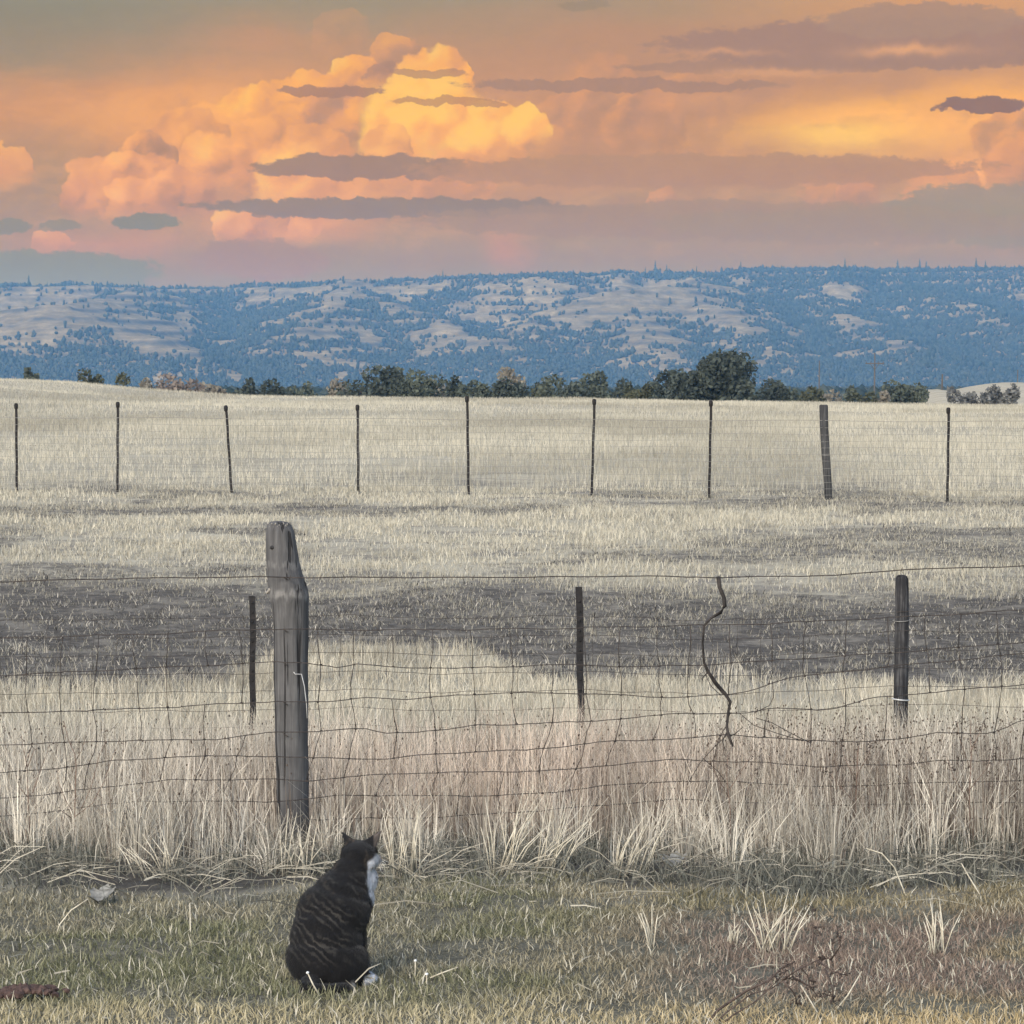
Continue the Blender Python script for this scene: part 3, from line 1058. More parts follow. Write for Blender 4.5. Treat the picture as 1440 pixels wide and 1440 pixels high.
# ------------------------------------------------------------------ posts
def round_post(prof, Y, sides=40, groove=0.0, seed=0, top_round=True):
    """loft through (v, left, right) rows seen at distance Y"""
    rings = []
    rr = random.Random(seed)
    ph = [rr.uniform(0, 6.28) for _ in range(6)]
    org = at((prof[-1][1] + prof[-1][2]) / 2, prof[-1][0], Y)
    rows = []
    for (v0, l0, r0), (v1, l1, r1) in zip(prof[:-1], prof[1:]):
        m = max(1, int(abs(v1 - v0) / 8))
        for k in range(m):
            t = k / m
            rows.append((v0 + (v1 - v0) * t, l0 + (l1 - l0) * t, r0 + (r1 - r0) * t))
    rows.append(prof[-1])
    rows = rows[::-1]
    for v, l, r in rows:
        c = at((l + r) / 2, v, Y)
        rad = (r - l) / 2 / F * Y
        ring = []
        for k in range(sides):
            a = 2 * math.pi * k / sides
            g = 1 + groove * (math.sin(5 * a + ph[0] + c.z * .7) * .5 + math.sin(11 * a + ph[1] - c.z) * .35 + math.sin(19 * a + ph[2] + c.z * 2) * .3)
            g += groove * .5 * math.sin(c.z * 23 + 3 * a + ph[3])
            ring.append((c.x + rad * g * math.cos(a), c.y + rad * g * math.sin(a), c.z))
        rings.append(ring)
    return MB().rings(rings), org


Y1 = 11.7      # near fence
Y2 = 17.0      # second fence


def build_big_post():
    prof = [(733, 384, 399), (734.5, 379, 405), (738, 375.5, 409.5), (747, 374, 414), (769, 373.8, 417), (787, 374, 420), (805, 375, 424.5), (820, 376.3, 430),
            (830, 377.5, 433.6), (838, 379, 434.6), (846, 380.5, 434), (862, 383, 433.6), (880, 384.3, 433.4), (940, 385, 433.2), (989, 385.8, 433), (1050, 387.3, 433.2),
            (1097, 388.5, 433.8), (1170, 389.8, 435), (1215, 390, 436)]
    mb, org = round_post(prof, Y1, 48, 0.03, 3)
    root = empty('wooden_post', org)
    o = mb.build('shaft', M['big_wood'], root)
    o.data.transform(Matrix.Translation(-org))
    # worn rim of splintered end grain round the top
    mb2 = MB()
    rr = random.Random(5)
    for k in range(34):
        a = 2 * math.pi * k / 34
        c = at(394, 737 + rr.uniform(-1, 4), Y1)
        rx = 16.5 / F * Y1
        p = Vector((c.x - .003 + math.cos(a) * rx, Y1 + math.sin(a) * rx, c.z)) - org
        mb2.tube([p, p + Vector((rr.uniform(-.004, .004) - math.cos(a) * .004, rr.uniform(-.004, .004), rr.uniform(.004, .011)))], [rr.uniform(.002, .0045), .001], 5)
    mb2.build('splintered_rim', M['pale_wood'], root)
    # bark ridge sticking out on the left and a dead knot
    c = at(377, 838, Y1) - org
    MB().tube([c + Vector((.012, -.03, .03)), c + Vector((-.004, -.02, .012)), c + Vector((-.012, -.012, .028))], [.008, .005, .0015], 6).build('bark_sliver', M['pale_wood'], root)
    rad = 20 / F * Y1
    c = at(384, 769, Y1) - org
    kn = MB()
    kn.blob((c.x, c.y - rad * .92, c.z), (.011, .007, .009), 4, .15)
    kn.build('knot', M['dark_wood'], root)
    # staples holding the wires
    for v in (812, 885, 932, 987, 1031):
        c = at(404, v, Y1) - org
        r2 = (24 if v > 830 else 24.5) / F * Y1
        MB().tube([c + Vector((-.008, -r2 * .9, .006)), c + Vector((-.008, -r2 - .008, .005)), c + Vector((.006, -r2 - .008, -.004)), c + Vector((.006, -r2 * .9, -.005))], .0016, 5).build('staple', M['wire'], root)
    # loose tie wire down the right side of the front
    pts = [at(u, v, Y1 - .078) - org for u, v in ((413, 945), (415, 948), (424, 948), (428, 965), (431, 990), (432, 1010))]
    MB().tube(pts, .0018, 5).build('tie_wire', M['bright_wire'], root)
    tag(root, 'thick weathered grey wooden fence post with swollen knuckle behind the cat', 'fence post')


def mat_big_wood():
    m, nt, out = new_mat('weathered_post_wood')
    p = objco()
    x, y, z = sep(p)
    g = noise(comb(x, y, z * 0.04), 80.0, 6, 0.65)
    g2 = noise(comb(x, y, z * 0.10), 25.0, 4, 0.6)
    blot = noise(p, 7.0, 5, 0.6)
    crack = sstep(0.39, 0.33, noise(comb(x, y, z * 0.035), 52.0, 2, 0.5))
    f = g * 0.45 + g2 * 0.3 + blot * 0.25
    c = ramp(f, [(0.34, (.045, .043, .042)), (0.5, (.092, .089, .087)), (0.66, (.16, .155, .148))])
    # bare bleached wood on the swelling (knuckle) and the ring above it
    zk = (1215 - 836) / F * Y1
    zk2 = (1215 - 797) / F * Y1
    w = (noise(comb(x, y, z * .2), 30., 3, .5) - .5) * .06 + (noise(p, 9., 2, .5) - .5) * .05
    band = sstep(.028, .004, N.math('ABSOLUTE', z + w - (zk + .012))) * .42
    band2 = sstep(.02, .003, N.math('ABSOLUTE', z + w - (zk2 + .014))) * .2
    c = mixc(sat(band + band2) * sstep(.35, .6, noise(comb(x, y, z * .3), 40., 4, .6)), c, (.36, .345, .32))
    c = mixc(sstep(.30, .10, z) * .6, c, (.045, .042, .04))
    c = mixc(crack * 0.8, c, (.014, .013, .013))
    principled(out, c, 0.92, g * 0.5 + g2 * 0.5 - crack * 0.9, 0.9, 0.007, 0.1)
    return m


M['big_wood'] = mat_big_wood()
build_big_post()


def t_post(u0, v0, u1, v1, Y, s, label, cap=False, group=None, studs=True, vbase=None):
    """steel T-section post, s = overall size factor"""
    top, bot = at(u0, v0, Y), at(u1, v1, Y)
    if vbase is not None:
        z = float(G(bot.x, Y)) - .25
        k = (top.z - z) / (top.z - bot.z)
        bot = top + (bot - top) * k
    root = empty('steel_post', (bot.x, bot.y, float(G(bot.x, Y))))
    org = root.location.copy()
    sec = [(-.5, -.5), (.5, -.5), (.5, -.28), (.12, -.28), (.12, .55), (-.12, .55), (-.12, -.28), (-.5, -.28)]
    w = .034 * s
    rings = []
    n = 10
    for k in range(n + 1):
        c = bot + (top - bot) * (k / n)
        j = math.sin(k * 1.7) * .003
        rings.append([(c.x + a * w + j, c.y + b * w, c.z) for a, b in sec])
    mb = MB().rings(rings)
    if studs:
        L = (top - bot).length
        for k in range(int(L / .055)):
            c = bot + (top - bot) * ((k + .5) * .055 / L)
            if c.z - org.z < .1: continue
            mb.blob((c.x, c.y - w * .5, c.z), (w * .22, w * .2, .008), k, .1)
    o = mb.build('stem', M['post_steel'], root, smooth=False)
    o.data.transform(Matrix.Translation(-org))
    if cap:
        c = top - org
        r = .03
        rings = []
        for z, q in ((-.085, .6), (-.07, .95), (-.02, 1.05), (.004, .85), (.012, .4)):
            rings.append([(c.x + r * q * math.cos(a * math.pi / 5) - .004, c.y + r * q * math.sin(a * math.pi / 5), c.z + z) for a in range(10)])
        MB().rings(rings).build('cap', M['post_steel'], root)
    return tag(root, label, 'fence post', group)


t_post(355.5, 838, 355.5, 1040, Y2, 1.0, 'slim dark steel post just left of the thick wooden post', group='posts of the second fence', vbase=1)
t_post(814.5, 825, 817, 1030, Y2, 1.15, 'slim dark steel post standing alone in the middle of the second fence', group='posts of the second fence', vbase=1)
t_post(-190, 836, -190, 1030, Y2, 1.0, 'slim dark steel post beyond the left edge of the second fence', group='posts of the second fence', vbase=1)


def build_dark_post():
    prof = [(808.5, 1263, 1272), (810, 1261, 1275), (814, 1259.3, 1277.3), (830, 1258.8, 1278), (900, 1258, 1277.8), (1000, 1256, 1276.5), (1090, 1255, 1276)]
    mb, org = round_post(prof, Y2, 28, .03, 9)
    root = empty('wooden_post', org)
    o = mb.build('shaft', M['dark_wood'], root)
    o.data.transform(Matrix.Translation(-org))
    w = MB()
    r = 11.5 / F * Y2
    pts = []
    for k in range(17):
        a = 2 * math.pi * k / 16
        c = at(1266.5, 983.5 + math.cos(a) * 1.0, Y2) - org
        pts.append((c.x + r * math.cos(a), c.y + r * math.sin(a), c.z))
    w.tube(pts, .0045, 6, cap=False).build('tie_wire', M['bright_wire'], root)
    w = MB()
    for v, sd in ((872, 2),):
        pts = []
        for k in range(17):
            a = 2 * math.pi * k / 16
            c = at(1267.3, v + math.cos(a + sd) * 1.3, Y2) - org
            pts.append((c.x + r * 1.0 * math.cos(a), c.y + r * 1.0 * math.sin(a), c.z))
        w.tube(pts, .0022, 5, cap=False)
    w.build('wire_wrap', M['far_wire'], root)
    tag(root, 'dark round wooden post with pale wire tied round its foot', 'fence post', 'posts of the second fence')


build_dark_post()

# far fence posts
FAR = [(23, 568, 24, 692, 'first from the left'), (166, 566, 165.5, 690, 'second from the left'), (318, 571, 326, 695, 'third from the left, leaning left at the top'),
       (503, 570, 504, 690, 'fourth from the left'), (657, 558, 659, 692, 'whose top stands highest'), (836, 562, 832, 700, 'leaning right at the top'),
       (1000, 564, 997, 702, 'just left of the thick wooden one'), (1334, 574, 1332, 706, 'right of the thick wooden one'),
       (-135, 566, -135, 691, 'beyond the left end'), (1545, 576, 1545, 708, 'beyond the right end')]


def far_Y(u): return 46.8 - 3.0 * (u / 1440.0)


for u0, v0, u1, v1, w in FAR:
    t_post(u0, v0, u1, v1, far_Y(u0), 1.15, 'thin dark far fence post, ' + w, cap=True, group='steel posts of the far fence', studs=False, vbase=1)


def build_far_wood_post():
    Yf = far_Y(1160)
    prof = [(569, 1153.5, 1163), (570.5, 1152.2, 1164.5), (600, 1153, 1165), (640, 1155.5, 1167.3), (670, 1158, 1169.2), (697, 1159.5, 1170.6), (715, 1160, 1171)]
    mb, org = round_post(prof, Yf, 20, .03, 19)
    root = empty('wooden_post', org)
    o = mb.build('shaft', M['far_wood'], root)
    o.data.transform(Matrix.Translation(-org))
    w = MB()
    for v in (640,):
        u = 1159 + (v - 600) * .075
        pts = []
        for k in range(13):
            a = 2 * math.pi * k / 12
            c = at(u, v, Yf) - org
            r = 6.4 / F * Yf
            pts.append((c.x + r * math.cos(a), c.y + r * math.sin(a), c.z))
        w.tube(pts, .004, 5, cap=False)
    w.build('wire_wrap', M['far_wire'], root)
    tag(root, 'leaning thick dark wooden post, the only wooden one in the far fence', 'fence post')


build_far_wood_post()


# ------------------------------------------------------------------ wire
def poly_interp(pts, u):
    return float(np.interp(u, [p[0] for p in pts], [p[1] for p in pts]))


def strand(mb, pts, Y, r, step=14, wob=0.8, seed=0, ywob=0.01):
    rr = random.Random(seed)
    u0, u1 = pts[0][0], pts[-1][0]
    n = max(2, int((u1 - u0) / step))
    P = []
    for k in range(n + 1):
        u = u0 + (u1 - u0) * k / n
        v = poly_interp(pts, u) + wob * (math.sin(u * .045 + seed) * .6 + rr.uniform(-.5, .5))
        P.append(at(u, v, Y + ywob * math.sin(u * .02 + seed * 2.1)))
    mb.tube(P, r, 5)


FRONT = Y1 - .085
ROWS = [
    [(-300, 822), (0, 818), (200, 813), (370, 811), (404, 812), (435, 812), (700, 812), (900, 810), (1010, 812), (1180, 809), (1270, 801), (1440, 796), (1740, 790)],
    [(-300, 905), (0, 897), (200, 892), (355, 885), (404, 885), (520, 886), (700, 885), (1000, 879), (1060, 878), (1250, 869), (1440, 858), (1740, 846)],
    [(-300, 956), (0, 950), (200, 940), (385, 931), (435, 932), (480, 940), (500, 934), (560, 938), (640, 940), (740, 936), (800, 935), (900, 938), (1000, 934), (1200, 922), (1440, 903), (1740, 895)],
    [(-300, 1006), (0, 1003), (130, 999), (250, 994), (385, 986), (435, 988), (480, 986), (510, 979), (570, 985), (640, 977), (760, 974), (860, 977), (950, 981), (1025, 977), (1060, 970), (1099, 955), (1252, 937), (1286, 934), (1440, 919), (1740, 900)],
    [(-300, 1050), (0, 1047), (70, 1045), (200, 1041), (300, 1040), (385, 1030), (435, 1029), (480, 1026), (510, 1025), (540, 1031), (620, 1027), (670, 1020), (820, 1015), (950, 1004), (1050, 1003), (1090, 996), (1170, 998), (1230, 981), (1440, 962), (1740, 950)],
    [(-300, 1092), (0, 1087), (60, 1083), (150, 1071), (250, 1064), (385, 1063), (435, 1066), (480, 1067), (550, 1067), (600, 1061), (650, 1058), (740, 1055), (840, 1044), (950, 1039), (1022, 1034), (1075, 1036), (1130, 1042), (1180, 1043), (1265, 1040), (1320, 1030), (1395, 1032), (1440, 1012), (1740, 1000)],
    [(-300, 1128), (0, 1122), (70, 1117), (150, 1106), (240, 1097), (385, 1096), (435, 1098), (500, 1092), (580, 1087), (680, 1086), (800, 1083), (880, 1073), (960, 1068), (1060, 1072), (1150, 1078), (1270, 1075), (1320, 1069), (1370, 1071), (1440, 1066), (1740, 1060)],
    [(-300, 1156), (0, 1148), (60, 1143), (130, 1133), (200, 1127), (385, 1127), (435, 1124), (480, 1118), (600, 1119), (700, 1119), (760, 1116), (850, 1105), (950, 1098), (1060, 1100), (1150, 1107), (1250, 1103), (1340, 1100), (1440, 1098), (1740, 1095)],
    [(435, 1152), (600, 1150), (760, 1140), (900, 1128), (965, 1124), (1010, 1127), (1100, 1131), (1200, 1133), (1300, 1130), (1440, 1128), (1740, 1126)],
    [(900, 1150), (970, 1147), (1060, 1146), (1150, 1155), (1230, 1157), (1340, 1151), (1440, 1150), (1740, 1150)],
]


def build_front_wire():
    root = empty('wire_fence', at(720, 1190, Y1))
    org = root.location
    mesh = MB()
    for i, row in enumerate(ROWS):
        mb = MB() if i == 0 else mesh
        strand(mb, row, FRONT, .0018 if i else .0022, seed=i * 3 + 1, wob=1.2 if i else .7)
        if i == 0:
            # twisted barbs
            for k in range(46):
                u = -280 + k * 43
                c = at(u, poly_interp(row, u), FRONT)
                mb.tube([c + Vector((-.004, 0, -.009)), c + Vector((.003, -.004, .009))], .0012, 4)
            o = mb.build('top_wire', M['wire'], root)
            o.data.transform(Matrix.Translation(-org))
    mb = mesh
    rr = random.Random(12)
    u = -280.0
    while u < 1720:
        lean = 0
        uu = u
        cut = rr.uniform(0, 1)
        rows = ROWS[1:8] if u < 430 else ROWS[1:]
        if 386 < u < 434:
            u += 30; continue
        for a, b in zip(rows[:-1], rows[1:]):
            if not (b[0][0] <= uu <= b[-1][0]): break
            i = ROWS.index(b)
            du = rr.uniform(-5, 5) + (-9 if i in (5, 6, 7) and rr.random() < .7 else 0) + (4 if i == 4 else 0)
            va, vb = poly_interp(a, uu), poly_interp(b, uu + du)
            drop = .10 if i < 6 else .3
            if rr.random() > drop and not (420 < uu < 436):
                mid = (uu + du * .5 + rr.uniform(-3, 3), (va + vb) / 2)
                mb.tube([at(uu, va, FRONT), at(mid[0], mid[1], FRONT + rr.uniform(-.01, .01)), at(uu + du, vb, FRONT)], .0018, 4)
                c = at(uu + du, vb, FRONT)
                mb.tube([c + Vector((-.005, 0, 0)), c + Vector((.005, 0, 0.001))], .003, 5)
            uu += du
        u += rr.uniform(46, 58)
    # collapsed strands where the mesh is torn near the hanging stick
    for pts in ([(1040, 1003), (1060, 1020), (1095, 1032), (1130, 1042)], [(1022, 1034), (1005, 1050), (985, 1072), (966, 1104)],
                [(1064, 1010), (1085, 1016), (1110, 1030), (1140, 1045)], [(1086, 958), (1088, 980), (1082, 992), (1060, 1003)],
                [(990, 945), (1000, 965), (1014, 978)], [(988, 1066), (1010, 1085), (1026, 1108)]):
        mb.tube([at(a, b, FRONT - .01) for a, b in pts], .0015, 4)
    o = mb.build('woven_mesh', M['wire'], root)
    o.data.transform(Matrix.Translation(-org))
    tag(root, 'sagging rusty woven wire fence crossing in front of the thick wooden post', 'wire fence')


build_front_wire()


def build_second_wire():
    root = empty('wire_fence', at(720, 1060, Y2))
    org = root.location
    Yw = Y2 - .05
    rows = []
    mb = MB()
    for i, v in enumerate((866, 893, 918, 944, 970, 996, 1020, 1042)):
        row = [(-300, v + 8), (0, v + 6), (355, v + 3), (500, v - 1), (620, v + 4), (815, v), (1000, v + 7), (1130, v + 2), (1266, v - 6), (1440, v - 2), (1740, v)]
        rows.append(row)
        strand(mb, row, Yw, .0014, seed=i + 40, wob=1.4, step=18)
    rr = random.Random(4)
    u = -280.0
    while u < 1720:
        P = []
        uu = u
        for r in rows:
            P.append(at(uu, poly_interp(r, uu), Yw)); uu += rr.uniform(-2.5, 2.5)
        n = len(P) if rr.random() < .6 else rr.randint(3, 6)
        mb.tube(P[:n], .0011, 4)
        u += rr.uniform(32, 38)
    o = mb.build('woven_mesh', M['wire'], root)
    o.data.transform(Matrix.Translation(-org))
    tag(root, 'second woven wire fence, behind the rusty one, strung on dark steel posts', 'wire fence')


build_second_wire()


def build_far_wire():
    root = empty('wire_fence', at(720, 693, 45.3))
    org = root.location
    mbh, mbv = MB(), MB()
    top = lambda u: 587 + 6 * max(0, u) / 1440
    bot = lambda u: 688 + 11 * u / 1440
    for i in range(12):
        t = i / 11
        P = []
        for k in range(64):
            u = -200 + k * 29
            v = top(u) * (1 - t) + bot(u) * t + .9 * math.sin(u * .021 + i) 
            P.append(at(u, v, far_Y(u) - .06))
        mbh.tube(P, .0022 if i else .0034, 4)
    u = -200.0
    rr = random.Random(3)
    while u < 1620:
        mbv.tube([at(u, top(u), far_Y(u) - .06), at(u + rr.uniform(-1, 1), bot(u), far_Y(u) - .06)], .0016, 3)
        u += 6.9
    for nm, mb in (('horizontal_wires', mbh), ('vertical_wires', mbv)):
        o = mb.build(nm, M['far_wire'], root)
        o.data.transform(Matrix.Translation(-org))
    tag(root, 'fine square wire mesh of the far fence across the pale field', 'wire fence')


build_far_wire()


def build_stick():
    pts = [(1010, 811), (1012, 826), (1018, 840), (1019, 852), (1014, 861), (1000, 869), (990, 880), (988, 905), (990, 932), (996, 945), (1008, 962), (1020, 976), (1027, 987),
           (1024, 1002), (1022, 1022), (1025, 1036), (1031, 1050)]
    org = at(1010, 811, FRONT - .03)
    rad = [.0105, .0095, .0095, .010, .008, .0055, .006, .005, .006, .0075, .008, .0085, .0075, .006, .0065, .0075, .004]
    mb = MB().tube([at(u, v, FRONT - .03 + .02 * math.sin(v * .04)) - org for u, v in pts], [r * .85 for r in rad], 8)
    for a, b, c in (((996, 945), (989, 952), (987, 960)), ((1025, 1036), (1034, 1032), (1045, 1022)), ((1022, 1030), (1016, 1042), (1020, 1056)), ((992, 940), (1003, 960), (1016, 976))):
        mb.tube([at(u, v, FRONT - .03) - org for u, v in (a, b, c)], [.003, .0022, .0012], 5)
    o = mb.build('crooked_stick', M['stick'])
    o.location = org
    tag(o, 'crooked dark dead stick hanging tangled from the top fence wire', 'stick')


build_stick()


# ------------------------------------------------------------------ the cat
def build_cat():
    YC = 8.40
    ang = math.radians(52)                    # facing away from the viewer and to the right
    f = Vector((math.sin(ang), math.cos(ang), 0)); r = Vector((f.y, -f.x, 0)); up = Vector((0, 0, 1))
    base = at(458, 1386, YC)
    z0 = float(G(base.x, YC))
    org = Vector((base.x, YC, z0))
    bm = bmesh.new()

    def ell(c, rad, ax=None):
        """ellipsoid: radii along (r, f, up) unless world axes asked for"""
        if ax is None: ax = (r, f, up)
        m = Matrix(((ax[0].x * rad[0], ax[1].x * rad[1], ax[2].x * rad[2], c[0]), (ax[0].y * rad[0], ax[1].y * rad[1], ax[2].y * rad[2], c[1]),
                    (ax[0].z * rad[0], ax[1].z * rad[1], ax[2].z * rad[2], c[2]), (0, 0, 0, 1)))
        bmesh.ops.create_uvsphere(bm, u_segments=28, v_segments=18, radius=1.0, matrix=m)

    def chain(pts, rads, n=10):
        for (a, ra), (b, rb) in zip(list(zip(pts, rads))[:-1], list(zip(pts, rads))[1:]):
            for k in range(n + 1):
                t = k / n
                q = Vector(a).lerp(Vector(b), t)
                bmesh.ops.create_uvsphere(bm, u_segments=14, v_segments=10, radius=ra + (rb - ra) * t, matrix=Matrix.Translation(q))
    W = (Vector((1, 0, 0)), Vector((0, 1, 0)), up)
    # body: pear shaped back, all radii in metres
    ell((-.004, .000, .080), (.102, .100, .084), W)
    ell((.002, .014, .130), (.098, .095, .090), W)
    ell((.020, .034, .198), (.100, .090, .084), W)
    ell((.046, .058, .262), (.062, .068, .058), W)
    ell((.066, .070, .300), (.050, .056, .050), W)
    ell((.004, .018, .165), (.091, .090, .07), W)
    ell((.040, .052, .245), (.074, .076, .066), W)
    ell((.062, .066, .286), (.056, .060, .05), W)
    # chest
    ell((.092, .088, .232), (.036, .042, .060), W)
    ell((.099, .098, .288), (.037, .042, .055), W)
    # neck and head
    ell((.080, .078, .322), (.047, .050, .040), W)
    hc = Vector((.090, .088, .350))
    ha = math.radians(62)
    hf = Vector((math.sin(ha), math.cos(ha), -.06)).normalized(); hr = Vector((hf.y, -hf.x, 0)).normalized(); hu = hr.cross(hf).normalized()
    HX = (hr, hf, hu)
    ell(hc, (.050, .050, .042), HX)
    ell(hc + hf * .022 - hu * .008, (.040, .036, .032), HX)
    ell(hc + hf * .044 - hu * .016, (.022, .020, .016), HX)             # muzzle
    for s in (-1, 1):
        ell(hc + hf * .014 + hr * s * .032 - hu * .014, (.018, .022, .02), HX)     # cheeks
    # ears: thin hollow-fronted triangles
    for s, tx, tz in ((-1, -.050, .066), (1, .048, .068)):
        # in world left/right so that both tips show against the grass, opening towards hf
        b1 = hc + Vector((-.034 if s < 0 else .046, .004 * s, .026))
        b0 = hc + Vector((-.012 if s < 0 else .016, .0, .040))
        tip = hc + Vector((tx, .012, tz)) if s < 0 else hc + Vector((tx + .016, .012, tz + .002))
        n = 9
        for k in range(n + 1):
            t = k / n
            w0 = b0.lerp(tip, t); w1 = b1.lerp(tip, t)
            m_ = 6
            for j in range(m_ + 1):
                q = w0.lerp(w1, j / m_)
                arch = math.sin(math.pi * j / m_) * .010 * (1 - t)
                q = q - hf * arch
                bmesh.ops.create_uvsphere(bm, u_segments=8, v_segments=6, radius=.0052 - .0016 * t, matrix=Matrix.Translation(q))
    # haunches and hind paws
    lh = r * -.066 + f * .018
    rh = r * .066 + f * .018
    for s in (-1, 1):
        ell(r * s * .062 + f * .022 + up * .066, (.044, .074, .064))
        ell(r * s * .074 + f * .088 + up * .016, (.020, .036, .016))
    # front legs and paws
    for s in (-1, 1):
        b_ = r * s * .026 + f * .092
        chain([b_ + up * .21 - f * .012, b_ + up * .12, b_ + up * .03 + f * .006], [.030, .022, .0175], 8)
        ell(b_ + f * .024 + up * .014, (.019, .030, .014))
    # tail lying on the ground round the left haunch towards the viewer
    chain([(-.03, -.085, .03), (-.045, -.118, .016), (-.02, -.135, .014), (.02, -.132, .014), (.055, -.112, .014), (.078, -.085, .014)],
          [.022, .019, .017, .016, .015, .011], 8)
    me = bpy.data.meshes.new('body')
    bm.to_mesh(me); bm.free()
    tmp = bpy.data.objects.new('tmp_body', me)
    COL.objects.link(tmp)
    md = tmp.modifiers.new('r', 'REMESH'); md.mode = 'VOXEL'; md.voxel_size = .0038
    md = tmp.modifiers.new('s', 'SMOOTH'); md.factor = .5; md.iterations = 20
    dg = bpy.context.evaluated_depsgraph_get()
    body = bpy.data.meshes.new_from_object(tmp.evaluated_get(dg))
    bpy.data.objects.remove(tmp, do_unlink=True)
    body.name = 'body'
    body.materials.clear()

    # coat: tabby stripes, tan flecks, white bib and paws; object coordinates are metres from the cat's seat
    m, nt, out = new_mat('tabby_coat')
    p = objco()
    x, y, z = sep(p)
    wob = (noise(p, 14., 4, .6) - .5)
    fw = x * f.x + y * f.y
    sd = x * r.x + y * r.y
    # stripes run down and forward from the spine
    t = z * 1.0 + x * 0.75 + wob * .085
    s1 = N.math('SINE', t * 250.0) * .5 + .5
    patch = sstep(.38, .62, noise(p, 16., 3, .6))
    stripe = sstep(.45, 1.0, s1) * patch * sstep(.05, .12, z) * sstep(.335, .30, z)
    hairn = noise(comb(x, y, z * .25), 260., 2, .6)
    c = mixc(stripe * .8, (.0125, .012, .0125), (.072, .065, .055))
    c = mixc(sstep(.55, .8, hairn) * .35, c, (.05, .047, .043))
    fleck = sstep(.60, .72, noise(comb(x, y, z * .4), 30., 3, .5)) * sstep(.20, .30, z)
    c = mixc(fleck * .6, c, (.12, .088, .06))
    # white bib on the chest
    qx = x + wob * .02
    edge = (noise(p, 38., 4, .6) - .5) * .022
    low = nmax(.268 - z, 0.0)
    bib = sstep(.111, .119, x + edge - low * .32) * sstep(.195, .215, z + edge) * sstep(.012, -.004, z + edge - .330 - (x - .110) * .7)
    chin = sstep(.130, .136, x + wob * .01) * sstep(.345, .335, z) * sstep(.28, .3, z)
    paws = sstep(.036, .028, z + wob * .01) * sstep(.062, .072, fw)
    legs = sstep(.075, .06, z) * sstep(.096, .104, fw)
    c = mixc(sat(bib + chin + paws + legs), c, (.74, .74, .75))
    pz = sstep(.395, .39, z) * sstep(.372, .378, z) * sstep(.122, .128, x)
    inner = sstep(.370, .376, z) * sstep(.128, .134, x)
    c = mixc(inner * .9, c, (.12, .098, .085))
    tipc = sstep(.07, .085, x) * sstep(.03, .024, z) * sstep(-.06, -.075, y)
    c = mixc(tipc * .8, c, (.35, .33, .30))
    pr = principled(out, c, .8, None, spec=.15)
    pr.inputs['Sheen Weight'].default_value = .12
    root = empty('cat', org)
    b = link_mesh('body', body, m, root)
    # fur
    nv = len(body.vertices)
    co = np.empty(nv * 3, np.float32); body.vertices.foreach_get('co', co); co = co.reshape(-1, 3)
    body.calc_loop_triangles()
    tri = np.empty(len(body.loop_triangles) * 3, np.int32); body.loop_triangles.foreach_get('vertices', tri); tri = tri.reshape(-1, 3)
    A, B, C = co[tri[:, 0]], co[tri[:, 1]], co[tri[:, 2]]
    nrm = np.cross(B - A, C - A); area = np.linalg.norm(nrm, axis=1); nrm /= area[:, None] + 1e-12
    n = 90000
    k = rng.choice(len(tri), n, p=area / area.sum())
    u_, v_ = rng.uniform(0, 1, n), rng.uniform(0, 1, n)
    sw = u_ + v_ > 1; u_[sw] = 1 - u_[sw]; v_[sw] = 1 - v_[sw]
    P = A[k] + (B[k] - A[k]) * u_[:, None] + (C[k] - A[k]) * v_[:, None]
    Nn = nrm[k]
    flow = np.tile(np.array([-f.x * .45, -f.y * .45, -1.0]), (n, 1))
    head = P[:, 2] > .315
    flow[head] = np.array([-hf.x, -hf.y, -.45])
    flow += rng.normal(0, .22, (n, 3))
    flow -= Nn * np.sum(flow * Nn, axis=1)[:, None]
    flow /= np.linalg.norm(flow, axis=1)[:, None] + 1e-9
    L = rng.uniform(.010, .022, n)
    L[head] *= .6
    L[P[:, 2] > .375] *= .45
    L[P[:, 2] < .03] *= .5
    d1 = flow * .8 + Nn * .55
    d2 = flow * 1.0 + Nn * .25
    side = np.cross(flow, Nn); side /= np.linalg.norm(side, axis=1)[:, None] + 1e-9
    w = rng.uniform(.0004, .0008, n)[:, None]
    p0 = P - Nn * .001; p1 = P + d1 * (L * .5)[:, None]; p2 = p1 + d2 * (L * .5)[:, None]
    V = np.stack([p0 - side * w, p0 + side * w, p1 - side * w * .8, p1 + side * w * .8, p2 - side * w * .15, p2 + side * w * .15], 1).reshape(-1, 3)
    i = (np.arange(n) * 6)[:, None]
    q = np.concatenate([i + np.array([[0, 1, 3, 2]]), i + np.array([[2, 3, 5, 4]])], 0)
    link_mesh('fur', quads('fur', V, q), m, root)
    # eyes, nose and whiskers (turned away from the viewer)
    me_, nt_, out_ = new_mat('cat_eye')
    principled(out_, (.25, .26, .06), .08, spec=.6)
    mn_, nt_, out_ = new_mat('cat_nose')
    principled(out_, (.32, .14, .13), .5)
    for s in (-1, 1):
        c = hc + hf * .0465 + hr * s * .0175 + hu * .005
        MB().blob(c, (.0065, .0065, .0065), 1, 0).build('eye', me_, root)
    MB().blob(hc + hf * .0645 - hu * .010, (.005, .005, .004), 2, .05).build('nose', mn_, root)
    for s in (-1, 1):
        wh = MB()
        for k_ in range(5):
            a = hc + hf * .056 + hr * s * .012 - hu * (.012 + .002 * k_)
            e = a + hr * s * .042 + hf * (.012 - .006 * k_) - hu * (.002 + .004 * k_)
            wh.tube([a, a.lerp(e, .5) + hu * .004, e], [.0005, .0004, .0002], 4)
        wh.build('whiskers', M['fluff'], root)
